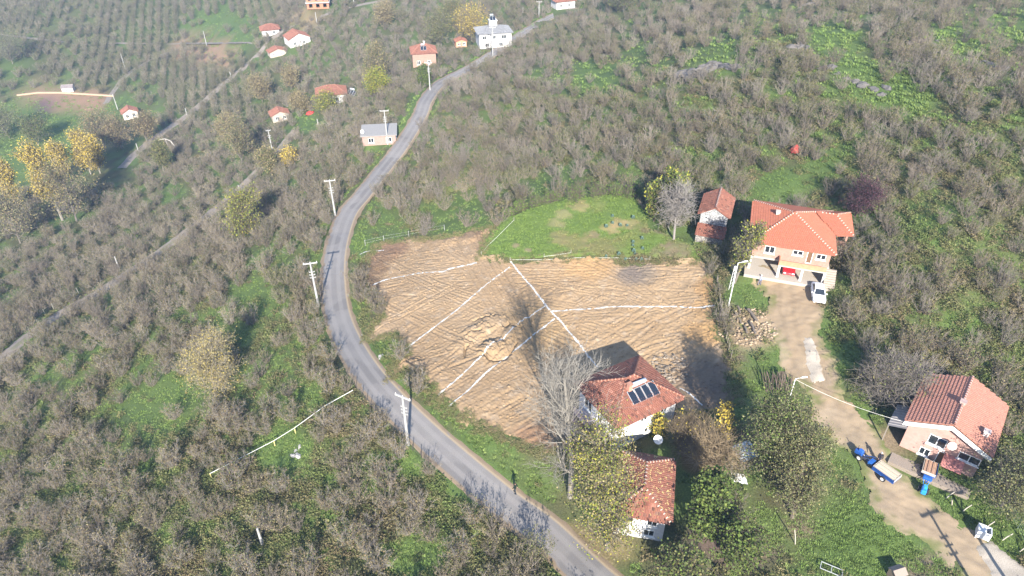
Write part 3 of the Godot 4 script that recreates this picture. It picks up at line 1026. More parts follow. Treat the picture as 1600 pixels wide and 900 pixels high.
const BROWN := [Color(0.22, 0.15, 0.085), Color(0.185, 0.14, 0.08), Color(0.26, 0.195, 0.11), Color(0.17, 0.15, 0.07)]
const OLIVE := [Color(0.165, 0.165, 0.065), Color(0.135, 0.15, 0.055), Color(0.22, 0.19, 0.08), Color(0.11, 0.13, 0.045)]
const GREEN := [Color(0.085, 0.125, 0.03), Color(0.11, 0.155, 0.035), Color(0.14, 0.17, 0.045), Color(0.07, 0.10, 0.03)]
const LIME := [Color(0.22, 0.26, 0.04), Color(0.29, 0.29, 0.05), Color(0.18, 0.22, 0.04), Color(0.36, 0.32, 0.05)]
const YELLOW := [Color(0.58, 0.43, 0.06), Color(0.52, 0.40, 0.07), Color(0.44, 0.33, 0.06), Color(0.62, 0.47, 0.11)]
const TAN := [Color(0.28, 0.225, 0.12), Color(0.24, 0.19, 0.10), Color(0.33, 0.27, 0.14), Color(0.21, 0.185, 0.085)]
const GREY_LEAF := [Color(0.15, 0.16, 0.075), Color(0.19, 0.19, 0.095), Color(0.11, 0.125, 0.05), Color(0.22, 0.215, 0.11)]
const PLUM := [Color(0.075, 0.035, 0.045), Color(0.10, 0.05, 0.06), Color(0.06, 0.03, 0.04)]
const GREY_WOOD := Color(0.25, 0.22, 0.19)
const PALE_WOOD := Color(0.36, 0.33, 0.285)

func build_trees():
	var T := "tree with bare branches"
	# beside the houses in the middle
	tree("bare_tree", "tall bare pale tree rising between the lane and the white house", 891, 776, 550, 122, [], {"wood": PALE_WOOD, "leaves": 0, "levels": 4, "kids": [6, 3, 2, 2], "fine": 0.014, "clear": 0.22, "angle": 0.66, "limb": 1.0, "shrink": 0.62, "lift": 0.5, "girth": 0.015, "thin": 0.62})
	tree("walnut_tree", "leafy yellow green tree growing against the lower white house", 950, 860, 708, 108, LIME + OLIVE + TAN, {"leaves": 17000, "levels": 3, "kids": [11, 4, 3], "clear": 0.18, "size": 0.15, "puff": 0.42, "wood": GREY_WOOD, "limb": 0.8, "angle": 1.0})
	tree("evergreen_tree", "dense dark olive tree beside the street lamp by the dirt track", 1203, 752, 610, 98, GREY_LEAF + GREEN, {"leaves": 15000, "kids": [12, 4, 3], "clear": 0.08, "size": 0.16, "puff": 0.45, "limb": 0.8})
	tree("evergreen_tree", "dense light olive tree in front of the dark olive one", 1238, 808, 676, 82, OLIVE + GREY_LEAF, {"leaves": 12000, "kids": [12, 4, 3], "clear": 0.08, "size": 0.15, "puff": 0.42, "limb": 0.8})
	tree("laurel_bush", "dense glossy green bush right beside the lower house's tiled roof", 1096, 842, 758, 60, GREEN, {"bush": 1, "leaves": 9000, "kids": [12, 4, 3], "clear": 0.05, "size": 0.24, "puff": 0.4, "limb": 0.85})
	tree("laurel_bush", "dark green bush on the path below the glossy green one", 1158, 884, 822, 56, GREEN, {"bush": 1, "leaves": 4500, "kids": [12, 4, 3], "clear": 0.05, "size": 0.22, "puff": 0.4, "limb": 0.85})
	tree("laurel_bush", "green bush at the foot of the lower white house's yard", 1062, 918, 876, 76, GREEN + OLIVE, {"bush": 1, "leaves": 5000, "kids": [12, 4, 3], "clear": 0.05, "size": 0.2, "puff": 0.4, "limb": 0.85})
	tree("bare_tree", "spreading grey bare tree beside the small whitewashed barn", 1053, 374, 304, 58, [], {"wood": Color(0.33, 0.30, 0.27), "leaves": 0, "levels": 3, "kids": [9, 4, 3], "clear": 0.2, "angle": 0.95, "limb": 1.05, "girth": 0.025, "fine": 0.028, "thin": 0.62})
	tree("willow_tree", "half bare olive tree between the barn and the orange roofed house", 1147, 442, 342, 42, OLIVE + LIME, {"wood": GREY_WOOD, "leaves": 2600, "levels": 3, "kids": [9, 4, 3], "clear": 0.1, "angle": 0.6, "limb": 0.95, "lift": 0.5, "size": 0.2, "fine": 0.022})
	tree("fruit_tree", "small dark purple leaved tree behind the orange roofed house", 1336, 338, 290, 54, PLUM, {"leaves": 2600, "wood": Color(0.10, 0.07, 0.07), "kids": [10, 4, 3], "clear": 0.08, "size": 0.18, "levels": 3, "limb": 0.85})
	tree("olive_tree", "broad grey green tree at the pink house's corner", 1564, 792, 738, 96, GREY_LEAF + OLIVE, {"leaves": 11000, "kids": [11, 4, 3], "clear": 0.12, "size": 0.15, "puff": 0.45, "wood": GREY_WOOD, "limb": 0.85})
	tree("fig_tree", "low bare grey tree with few leaves uphill of the pink house", 1390, 630, 586, 80, OLIVE, {"wood": GREY_WOOD, "leaves": 1500, "levels": 3, "kids": [8, 4, 3], "clear": 0.05, "angle": 0.95, "limb": 1.0, "girth": 0.03, "size": 0.18, "fine": 0.022, "trunks": 2})
	tree("yellow_tree", "thin tree with orange yellow leaves beside the dark olive tree", 1124, 702, 636, 40, YELLOW, {"leaves": 900, "kids": [8, 3, 3], "clear": 0.1, "size": 0.2, "angle": 0.6})
	tree("brushwood", "pile of pale bare brushwood beside the yellow leaved tree", 1112, 728, 690, 70, [], {"bush": 1, "wood": Color(0.38, 0.29, 0.18), "leaves": 0, "levels": 2, "kids": [6, 5], "clear": 0.02, "angle": 0.9, "limb": 1.1, "trunks": 5, "girth": 0.02, "fine": 0.022})
	tree("brushwood", "bare brown thicket growing behind the pile of brushwood", 1072, 705, 668, 60, YELLOW, {"bush": 1, "wood": Color(0.26, 0.2, 0.13), "leaves": 300, "levels": 3, "kids": [6, 4, 3], "clear": 0.02, "angle": 0.7, "limb": 0.9, "trunks": 4, "girth": 0.02})
	tree("yellow_bush", "bright yellow leaved bush against the white house's wall", 1030, 682, 652, 36, YELLOW + LIME, {"bush": 1, "leaves": 1300, "kids": [8, 4, 3], "clear": 0.05, "size": 0.18})
	tree("yellow_bush", "yellow green reed like thicket behind the spreading bare tree", 1022, 346, 292, 44, GREEN + LIME + OLIVE, {"bush": 1, "leaves": 2200, "trunks": 5, "kids": [5, 3, 2], "clear": 0.1, "size": 0.3, "angle": 0.4, "girth": 0.008})
	tree("yellow_bush", "green and yellow thicket between the lawn and the barn", 1050, 332, 278, 50, GREEN + LIME, {"bush": 1, "leaves": 2600, "trunks": 5, "kids": [5, 3, 2], "clear": 0.1, "size": 0.28, "angle": 0.4, "girth": 0.008})
	# below the lane
	tree("round_tree", "round dense green tree alone in the orchard below the lane", 380, 374, 311, 56, LIME + OLIVE, {"leaves": 4200, "kids": [12, 4, 3], "clear": 0.1, "size": 0.26, "puff": 0.45, "limb": 0.85})
	tree("round_tree", "round pale yellow half bare tree on the green slope below the lane", 336, 618, 540, 74, [Color(0.36, 0.30, 0.12), Color(0.30, 0.26, 0.12), Color(0.40, 0.31, 0.09)], {"leaves": 6500, "levels": 3, "kids": [10, 4, 3], "clear": 0.1, "size": 0.15, "fine": 0.018, "wood": Color(0.38, 0.33, 0.24), "limb": 0.9})
	# poplars in the valley
	var pop := {"leaves": 9500, "kids": [12, 3, 3], "clear": 0.16, "size": 0.3, "puff": 0.8, "wood": PALE_WOOD, "angle": 0.55, "round": 0.5, "limb": 0.9}
	for q in [[28, 330, 266, 32, "yellow poplar standing alone beside the valley meadow"], [98, 344, 238, 44, "large yellow poplar with a pale trunk, first of the row"], [112, 284, 232, 32, "yellow poplar between the large one and the tallest"], [142, 272, 222, 38, "tallest golden poplar in the row by the meadow"], [157, 271, 220, 30, "slim golden poplar at the end of the row"]]:
		tree("poplar_tree", q[4], q[0], q[1], q[2], q[3], YELLOW + TAN, pop, "yellow poplars in the valley")
	for q in [[120, 346, 274, 70, "broad tan oak in front of the yellow poplars", TAN + OLIVE], [32, 380, 316, 66, "pale olive oak below the lone poplar", TAN + GREY_LEAF], [165, 236, 192, 58, "russet oak at the lower edge of the valley meadow", TAN + BROWN], [190, 232, 196, 44, "smaller russet oak beside the meadow's lower edge", BROWN + TAN], [378, 254, 196, 46, "grey green oak standing above the gravel path", GREY_LEAF + TAN], [360, 228, 190, 40, "greyish half bare oak near the fallen white trunk", TAN], [588, 132, 84, 48, "tall tan oak beside the lane's upper houses", TAN + OLIVE], [590, 152, 118, 36, "lime green tree at the foot of the tall tan oak", LIME], [690, 72, 30, 42, "grey green oak behind the house with a solar heater", GREY_LEAF + OLIVE], [700, 50, 12, 40, "olive oak further behind the house with a solar heater", OLIVE], [737, 64, 20, 54, "golden brown oak beside the flat roofed white house", TAN + YELLOW], [600, 42, 10, 32, "tan tree alone in the far orchard", TAN], [975, 20, -6, 60, "dark green tree beside the farthest red roof", GREEN + OLIVE], [664, 136, 107, 20, "small dark green tree behind the lane's power pole", GREEN], [510, 175, 158, 40, "olive garden tree below the red roofed hillside house", OLIVE + LIME], [470, 175, 152, 30, "pale bare tree near the small stone hut", TAN], [410, 160, 125, 34, "tan oak above the gravel path", TAN], [455, 140, 110, 30, "tan half bare oak in the far orchard", TAN], [255, 268, 226, 24, "olive bush oak below the meadow", OLIVE], [20, 100, 70, 50, "grey green tree at the far lane's bend", GREY_LEAF], [60, 225, 195, 40, "green bush beside the valley meadow", GREEN + OLIVE], [15, 215, 180, 50, "grey green thicket at the meadow's end", GREY_LEAF], [230, 222, 190, 40, "brown oak by the gravel lane", BROWN + TAN], [455, 258, 236, 24, "small golden tree where the gravel path ends", TAN + YELLOW], [425, 275, 240, 34, "pale oak along the gravel path", TAN + OLIVE]]:
		tree("oak_tree", q[4], q[0], q[1], q[2], q[3], q[5], {"leaves": 4500, "kids": [9, 4, 3], "levels": 3, "clear": 0.12, "size": 0.29, "puff": 0.6, "limb": 0.85, "wood": GREY_WOOD})
	# brambles along the lawn
	for q in [[838, 321, 308, 24], [862, 316, 303, 26], [899, 311, 296, 28], [933, 307, 293, 30], [961, 305, 293, 26], [989, 307, 291, 28], [1000, 314, 300, 20], [812, 328, 316, 18], [795, 338, 326, 16]]:
		tree("bramble_bush", "rounded bright green bramble along the lawn's upper edge", q[0], q[1], q[2], q[3], [Color(0.12, 0.20, 0.03), Color(0.16, 0.235, 0.045), Color(0.10, 0.17, 0.03)], {"bush": 1, "leaves": 900, "kids": [6, 3, 2], "clear": 0.0, "size": 0.16, "puff": 0.3, "trunks": 3, "limb": 0.8}, "brambles along the lawn")

func tuft_mesh(seed_: int) -> ArrayMesh:
	rng.seed = seed_
	var s := Soup.new()
	for k in 16:
		var a := rng.randf() * TAU
		var p := Vector3(cos(a), 0, sin(a)) * rng.randf_range(0.0, 0.28)
		var d := Vector3(cos(a), 0, sin(a)) * rng.randf_range(0.03, 0.16) + wander(0.04)
		var up := Vector3(0, rng.randf_range(0.10, 0.26), 0)
		var side := Vector3(-sin(a), 0, cos(a)) * rng.randf_range(0.02, 0.05)
		s.tone = Color.WHITE * rng.randf_range(0.75, 1.25)
		s.tri(p - side, p + d + up, p + side)
	return s.mesh()

func build_grass():
	var kinds := [tuft_mesh(1), tuft_mesh(2), tuft_mesh(3)]
	rng.seed = 9
	var lists := [[], [], []]
	for k in 130000:
		var px := Vector2(rng.randf_range(-40, 1640), (rng.randf_range(250, 960) if k % 5 else rng.randf_range(10, 250)))
		var m := mask(px.x, px.y)
		if m < 0.25 or rng.randf() > m: continue
		if noise_c.get_noise_2d(px.x * 1.3, px.y * 2.2) > rng.randf_range(0.05, 0.5): continue
		var p := gp_fast(px.x, px.y)
		var c := cover_at(p.x, p.z)
		if c == 1 or c == 2 or c == 4 or c == 5 or c == 3: continue
		var tf: Array = tuft_at(p)
		tf[0] = tf[0] * Transform3D(Basis.from_scale(Vector3(0.9, 0.55, 0.9) * (1.0 if px.y > 250 else 2.2)))
		lists[k % 3].append(tf)
	var lo := lawn[0]
	var hi := lawn[0]
	for p in lawn:
		lo = lo.min(p); hi = hi.max(p)
	for k in 9000:
		var p := Vector3(rng.randf_range(lo.x, hi.x), 0, rng.randf_range(lo.y, hi.y))
		if not in_poly(Vector2(p.x, p.z), lawn): continue
		var tone := lawn_tone(p.x, p.z, 1.0)
		if tone.r > 0.22 and rng.randf() < 0.85: continue
		p.y = ht(p.x, p.z)
		var t: Array = tuft_at(p)
		t[0] = t[0] * Transform3D(Basis.from_scale(Vector3(0.8, 0.55, 0.8)))
		t[1] = tone * 1.1
		lists[k % 3].append(t)
	for k in 6000:                                # along the lane
		var i := rng.randi() % road.size()
		var q := road[i] + Vector3(rng.randf_range(-5, 5), 0, rng.randf_range(-5, 5))
		if cover_at(q.x, q.z) != 0: continue
		q.y = ht(q.x, q.z)
		lists[k % 3].append(tuft_at(q))
	var root := Node3D.new()
	root.name = "grass"
	add_child(root)
	meta(root, "short green grass growing in patches between the bushes and on the lawn", "grass", "", "stuff")
	for k in 3: scatter("grass_tufts", kinds[k], M.blade, lists[k], root)

func weed_mesh(seed_: int) -> ArrayMesh:
	rng.seed = seed_
	var s := Soup.new()
	for k in 26:
		var a := rng.randf() * TAU
		var p := Vector3(cos(a), 0, sin(a)) * rng.randf_range(0.0, 0.45)
		s.tone = Color(0.75, 0.72, 0.68) * rng.randf_range(0.6, 1.2)
		var top := p + Vector3(cos(a) * 0.25, rng.randf_range(0.25, 0.75), sin(a) * 0.25) + wander(0.12)
		twig(s, p, top, 0.009)
		for w in 3:
			s.tone = Color.WHITE * rng.randf_range(0.6, 1.3)
			leaf(s, p.lerp(top, rng.randf_range(0.3, 1.0)) + wander(0.08), rng.randf_range(0.08, 0.17))
	return s.mesh()

func build_undergrowth():
	var kinds := [weed_mesh(31), weed_mesh(32), weed_mesh(33)]
	var tufts := [tuft_mesh(4), tuft_mesh(5), tuft_mesh(6)]
	rng.seed = 91
	var lists := [[], [], []]
	var grass_lists := [[], [], []]
	for k in 60000:
		var px := Vector2(rng.randf_range(-60, 1660), 40.0 + 930.0 * pow(rng.randf(), 0.8))
		var p := gp_fast(px.x, px.y)
		if p.z < -260 or cover_at(p.x, p.z) != 0: continue
		if yard(px) and rng.randf() < 0.93: continue
		var n := noise_a.get_noise_2d(p.x * 3.0 + 40, p.z * 3.0) * 0.5 + 0.5
		var mk := mask(px.x, px.y)
		if mk > 0.35 and rng.randf() < mk * 1.05: continue
		if k % 5 < 2:
			grass_lists[k % 3].append(tuft_at(p))
			continue
		var tone := Color(0.20, 0.155, 0.085).lerp(Color(0.13, 0.17, 0.05), clampf(n * 1.4 - 0.2 + rng.randf_range(-0.35, 0.35), 0, 1))
		var s := rng.randf_range(0.6, 1.5)
		lists[k % 3].append([Transform3D(Basis(Vector3.UP, rng.randf() * TAU).scaled(Vector3(s, s * rng.randf_range(0.5, 1.0), s)), p), tone * rng.randf_range(0.7, 1.2)])
	for k in 1500:                                # weeds spilling over the plot's edge
		var i := rng.randi() % plot.size()
		var q := plot[i].lerp(plot[(i + 1) % plot.size()], rng.randf()) + Vector2(rng.randf_range(-1, 1), rng.randf_range(-1, 1)) * 0.9
		var w := rng.randf_range(0.4, 0.9)
		lists[k % 3].append([Transform3D(Basis(Vector3.UP, rng.randf() * TAU).scaled(Vector3(w, w * 0.7, w)), Vector3(q.x, ht(q.x, q.y), q.y)), Color(0.15, 0.18, 0.06).lerp(Color(0.24, 0.19, 0.10), rng.randf())])
	var root := Node3D.new()
	root.name = "undergrowth"
	add_child(root)
	meta(root, "low brown and green weeds covering the ground under the hazel bushes", "undergrowth", "", "stuff")
	for k in 3:
		scatter("weeds", kinds[k], M.leaf, lists[k], root)
		scatter("grass_tufts", tufts[k], M.blade, grass_lists[k], root)

func gp_fast(px: float, py: float) -> Vector3:
	var r := ray(px, py)
	var e := 0.0
	var q := Vector3.ZERO
	for k in 7:
		var t := (e - EYE) / r.y
		q = r * t
		e = lerpf(e, ht(q.x, q.z), 0.75)
	return Vector3(q.x, ht(q.x, q.z), q.z)

func tuft_at(p: Vector3) -> Array:
	var s := rng.randf_range(0.8, 1.7)
	var n := noise_a.get_noise_2d(p.x * 4.0, p.z * 4.0) * 0.5 + 0.5
	var c := Color(0.125, 0.195, 0.045).lerp(Color(0.22, 0.255, 0.085), n * rng.randf())
	return [Transform3D(Basis(Vector3.UP, rng.randf() * TAU).scaled(Vector3.ONE * s), p - Vector3(0, 0.01, 0)), c * rng.randf_range(0.8, 1.2)]

func build_orchards():
	var kinds := []
	var made := []
	var wood := [Color(0.19, 0.165, 0.138), Color(0.165, 0.140, 0.114), Color(0.208, 0.186, 0.164)]
	var spec := [[500, BROWN], [800, BROWN + OLIVE], [1100, OLIVE + BROWN], [120, OLIVE], [300, TAN], [750, TAN + BROWN], [1300, OLIVE], [60, BROWN]]
	for k in spec.size():
		var sf := hazel(100 + k * 7, 3.4, 4.3, spec[k][0], spec[k][1], wood[k % 3])
		kinds.append(sf)
		made.append([sf[0].mesh(), sf[1].mesh()])
	rng.seed = 4242
	var near := []
	var taken := {}
	var rest := {}
	var z := 0.0
	while z > -520.0:
		var step := 2.75 if z > -150 else (3.3 if z > -240 else 3.9)
		var half := maxf(60.0, -z * 0.86 + 25.0)
		var x := -half
		while x < half:
			var p := Vector3(x + rng.randf_range(-0.48, 0.48) * step, 0, z + rng.randf_range(-0.48, 0.48) * step)
			x += step
			var roll := rng.randf()
			var pickk := rng.randf()
			var size := rng.randf_range(0.5, 0.98)
			var turn := rng.randf() * TAU
			if cover_at(p.x, p.z) != 0: continue
			p.y = ht(p.x, p.z)
			var px := to_px(p + Vector3(0, 1.5, 0))
			if px.x < -110 or px.x > 1710 or px.y > 1010: continue
			var m := mask(px.x, px.y)
			if roll < m * 0.97: continue
			if yard(px): continue
			if cover_at(p.x - 2.2, p.z) == 4 or cover_at(p.x + 2.2, p.z) == 4 or cover_at(p.x, p.z - 2.2) == 4 or cover_at(p.x, p.z + 2.2) == 4 or cover_at(p.x, p.z - 4.5) == 4: continue
			# leafier below the lane, barer on the hill
			var hill := smoothstep(560, 760, px.x + (450 - px.y) * 0.25)
			var leafy := noise_a.get_noise_2d(p.x * 1.6 + 90, p.z * 1.6) * 0.5 + 0.5
			var kind: int
			if pickk < 0.55 - 0.35 * hill: kind = [1, 2, 5, 6][int(leafy * 3.99)]
			elif pickk < 0.85: kind = [0, 4, 5, 1][int(leafy * 3.99)]
			else: kind = [3, 7, 0, 4][int(leafy * 3.99)]
			if hill > 0.5: kind = [2, 6, 1, 2][int(leafy * 3.99)] if pickk < 0.34 else ([3, 4, 3, 0][int(leafy * 3.99)] if pickk < 0.75 else [3, 7, 3, 4][int(leafy * 3.99)])
			if px.x < 430 and px.y < 185:
				kind = [2, 6][rng.randi() % 2]
				size = rng.randf_range(0.95, 1.1)
				var rows := Basis(Vector3.UP, 0.35)
				var c := rows.inverse() * p
				p = rows * Vector3(snappedf(c.x, 4.3), 0, snappedf(c.z, 5.6)) + Vector3(rng.randf_range(-0.25, 0.25), 0, rng.randf_range(-0.25, 0.25))
				var key := Vector2i(roundi(c.x / 4.3), roundi(c.z / 5.6))
				if taken.has(key) or cover_at(p.x, p.z) != 0: continue
				taken[key] = true
				p.y = ht(p.x, p.z)
			var tilt := Basis(Vector3.UP, turn)
			var t := Transform3D(tilt.scaled(Vector3(size, size * rng.randf_range(0.85, 1.1), size)), p)
			var zone := 0 if px.x < 520 and px.y > 250 + (520 - px.x) * 0.2 else (1 if px.x < 640 and px.y < 330 else 2)
			var in_frame := px.x > 0 and px.x < 1600 and px.y > 0 and px.y < 900
			near.append([(p - Vector3(0, EYE, 0)).length() + (0.0 if in_frame else 500.0), t, kind, zone, size])
		z -= step
	near.sort_custom(func(a, b): return a[0] < b[0])
	print("hazels ", near.size())
	var proto := []
	for k in spec.size(): proto.append(null)
	var marks := []
	for q in [[640, 700, "below the power pole opposite the plot"], [440, 690, "near the long white pipe"], [330, 590, "near the round pale yellow tree"], [530, 560, "along the lane's bend"], [760, 830, "along the lane's lower fence"], [500, 850, "far below the lane's lower fence"], [410, 840, "around the bare white orchard post"], [150, 800, "deep in the lower orchard"], [150, 620, "between the gravel path and the lower orchard"], [90, 480, "beside the gravel path's pale fence"], [650, 360, "above the plot's white post fence"], [880, 290, "above the lawn's brambles"], [1330, 480, "uphill of the parked white car"], [1390, 390, "behind the orange roofed house"], [1500, 520, "uphill of the pink house"], [1580, 640, "behind the pink house's roof"], [1240, 240, "around the red tarpaulin"], [1120, 440, "between the plot and the half bare tree"], [600, 540, "on the verge below the plot"], [900, 880, "at the foot of the lower white house"]]:
		marks.append([gp(q[0], q[1]), q[2]])
	var look := ["brown", "brown and olive", "olive", "nearly bare", "thinly leaved", "tan", "dense olive", "bare grey"]
	for i in near.size():
		var q: Array = near[i]
		if i < 300:
			var o: Node3D
			if proto[q[2]] == null:
				o = thing("hazel_bush", "", "bush")
				part("stems", made[q[2]][0], M.twig, o)
				part("foliage", made[q[2]][1], M.leaf, o)
				proto[q[2]] = o
			else:
				o = proto[q[2]].duplicate()
				o.name = numbered("hazel_bush")
				add_child(o)
			o.transform = q[1]
			var big := "small " if q[4] < 0.66 else ("large " if q[4] > 0.86 else "")
			var near_to := ""
			var best := 1e9
			for w in marks:
				var dd: float = (w[0] as Vector3).distance_to(o.position)
				if dd < best:
					best = dd
					near_to = w[1]
			meta(o, "%s%s hazel bush %s" % [big, look[q[2]], near_to], "bush", "%s%s hazel bushes %s" % [big, look[q[2]], near_to])
		else:
			var key := Vector2i(q[3], q[2])
			if not rest.has(key): rest[key] = []
			rest[key].append([q[1], Color.WHITE * rng.randf_range(0.75, 1.2)])
	for zone in 3:
		var root := Node3D.new()
		root.name = numbered("hazel_orchard")
		add_child(root)
		meta(root, ["brown hazel orchard covering the slope below the lane", "dark hazel orchards spreading through the far valley", "grey brown hazel orchard covering the hillside above the plot"][zone], "orchard", "", "stuff")
		for k in spec.size():
			var key := Vector2i(zone, k)
			if not rest.has(key): continue
			var m := ArrayMesh.new()
			kinds[k][0].into(m)
			kinds[k][1].into(m)
			m.surface_set_material(0, M.twig)
			m.surface_set_material(1, M.leaf)
			scatter("bushes", m, null, rest[key], root)

const YARDS := [[1150, 660, 1310, 900], [1140, 400, 1190, 560], [880, 540, 1140, 900], [1310, 620, 1600, 900], [1090, 540, 1330, 660], [1255, 430, 1300, 470], [1140, 900, 1600, 1100], [0, 140, 215, 290], [700, 640, 900, 790]]

func yard(p: Vector2) -> bool:
	for q in YARDS:
		if p.x > q[0] and p.x < q[2] and p.y > q[1] and p.y < q[3]:
			if q[0] == 1310 and p.x - 1310 > (p.y - 560) * 1.35: continue      # uphill of the pink house
			return true
	return false

# ---------------------------------------------------------------- houses
const TERRACOTTA := [Color(0.29, 0.13, 0.09), Color(0.26, 0.12, 0.085), Color(0.33, 0.16, 0.11), Color(0.22, 0.10, 0.07)]
const OLD_TILE := [Color(0.26, 0.11, 0.075), Color(0.21, 0.09, 0.065), Color(0.31, 0.145, 0.10), Color(0.16, 0.08, 0.06), Color(0.25, 0.135, 0.10)]
const ORANGE_TILE := [Color(0.42, 0.15, 0.09)]
const PINK_TILE := [Color(0.42, 0.20, 0.145)]

func tile_face(s: Soup, poly: Array, tones: Array, pitch := 0.26, course := 0.36, lip := 0.045):
	var n: Vector3 = (poly[1] - poly[0]).cross(poly[2] - poly[0]).normalized()
	if n.y < 0: n = -n
	var d := (Vector3.DOWN - n * Vector3.DOWN.dot(n)).normalized()
	var a := d.cross(n).normalized()
	var flat := PackedVector2Array()
	var lo := Vector2(1e9, 1e9)
	var hi := -lo
	for p in poly:
		var q := Vector2((p - poly[0]).dot(a), (p - poly[0]).dot(d))
		flat.append(q)
		lo = lo.min(q); hi = hi.max(q)
	var v := lo.y
	var row := 0
	while v < hi.y:
		var u := lo.x - (0.5 * pitch if row % 2 else 0.0)
		while u < hi.x:
			if in_poly(Vector2(u + pitch * 0.5, minf(v + course * 0.5, hi.y - 0.05)), flat):
				s.tone = pick(tones) * 1.25 if tones.size() > 1 and rng.randf() < 0.35 else (tones[0] as Color) * rng.randf_range(0.94, 1.06)
				var o: Vector3 = poly[0] + a * u + d * v + n * 0.01
				var e: Vector3 = o + d * course * 1.03 + n * lip
				var w := a * pitch
				var c := n * 0.05
				s.quad(o, e, e + w * 0.5 + c, o + w * 0.5 + c)
				s.quad(o + w * 0.5 + c, e + w * 0.5 + c, e + w, o + w)
				s.quad(e, e - n * (lip + 0.02), e + w - n * (lip + 0.02), e + w * 0.5 + c)
				s.tri(e + w * 0.5 + c, e + w - n * (lip + 0.02), e + w)
			u += pitch
		v += course
		row += 1

func roof_slab(s: Soup, poly: Array, thick := 0.12):
	var n: Vector3 = (poly[1] - poly[0]).cross(poly[2] - poly[0]).normalized()
	if n.y < 0: n = -n
	for k in range(1, poly.size() - 1):
		s.tri(poly[0], poly[k], poly[k + 1])
		s.tri(poly[0] - n * thick, poly[k] - n * thick, poly[k + 1] - n * thick)
	for k in poly.size():
		var a: Vector3 = poly[k]
		var b: Vector3 = poly[(k + 1) % poly.size()]
		s.quad(a, b, b - n * thick, a - n * thick)

func ridge_caps(s: Soup, a: Vector3, b: Vector3, tone: Color, joint: Color, r := 0.13):
	var l := (b - a).length()
	var n := maxi(int(l / 0.42), 1)
	var d := (b - a) / n
	for k in n:
		s.tone = tone * rng.randf_range(0.88, 1.12)
		s.tube(a + d * k + Vector3(0, 0.04, 0), a + d * (k + 0.8) + Vector3(0, 0.05, 0), r, r * 0.86, 6)
		s.tone = joint * rng.randf_range(0.85, 1.1)
		s.tube(a + d * (k + 0.78) + Vector3(0, 0.05, 0), a + d * (k + 1.02) + Vector3(0, 0.045, 0), r * 1.05, r * 1.12, 6)

# faces: outlines of the roof's slopes; caps: ridge and hip lines
func roof(t: Node3D, faces: Array, caps: Array, tones: Array, joint: Color, pitch := 0.26, lip := 0.045) -> MeshInstance3D:
	var slab := Soup.new()
	slab.tone = tones[0]
	for f in faces: roof_slab(slab, f)
	var r := part("roof", slab.mesh(), M.rooftile, t)
	var tiles := Soup.new()
	for f in faces: tile_face(tiles, f, tones, pitch, 0.36, lip)
	part("roof_tiles", tiles.mesh(), M.rooftile, r).set_meta("kind", "stuff")
	for c in caps:
		var k := Soup.new()
		ridge_caps(k, c[0], c[1], tones[0], joint)
		part("ridge", k.mesh(), M.rooftile, r)
	return r

func hip(t: Node3D, w: float, d: float, e: float, rise: float, inset: float, over: float, tones: Array, joint: Color, along_x := true) -> Node3D:      # w along x, d along -z, from the front left wall corner
	var x0 := -over
	var x1 := w + over
	var z0 := over
	var z1 := -d - over
	var a := Vector3(x0, e, z0)
	var b := Vector3(x1, e, z0)
	var c := Vector3(x1, e, z1)
	var f := Vector3(x0, e, z1)
	var p: Vector3
	var q: Vector3
	if along_x:
		p = Vector3(x0 + inset, e + rise, (z0 + z1) * 0.5)
		q = Vector3(x1 - inset, e + rise, (z0 + z1) * 0.5)
		return roof(t, [[a, b, q, p], [b, c, q], [c, f, p, q], [f, a, p]], [[p, q], [p, a], [p, f], [q, b], [q, c]], tones, joint)
	p = Vector3((x0 + x1) * 0.5, e + rise, z0 - inset)
	q = Vector3((x0 + x1) * 0.5, e + rise, z1 + inset)
	return roof(t, [[a, b, p], [b, c, q, p], [c, f, q], [f, a, p, q]], [[p, q], [p, a], [p, b], [q, c], [q, f]], tones, joint)

func gable(t: Node3D, w: float, d: float, e: float, rise: float, over: float, tones: Array, joint: Color, along_x := false, pitch := 0.26, lip := 0.045) -> Node3D:
	var x0 := -over
	var x1 := w + over
	var z0 := over
	var z1 := -d - over
	var a := Vector3(x0, e, z0)
	var b := Vector3(x1, e, z0)
	var c := Vector3(x1, e, z1)
	var f := Vector3(x0, e, z1)
	if along_x:
		var p := Vector3(x0, e + rise, (z0 + z1) * 0.5)
		var q := Vector3(x1, e + rise, (z0 + z1) * 0.5)
		return roof(t, [[a, b, q, p], [c, f, p, q]], [[p, q]], tones, joint, pitch, lip)
	var p := Vector3((x0 + x1) * 0.5, e + rise, z0)
	var q := Vector3((x0 + x1) * 0.5, e + rise, z1)
	return roof(t, [[b, c, q, p], [f, a, p, q]], [[p, q]], tones, joint, pitch, lip)

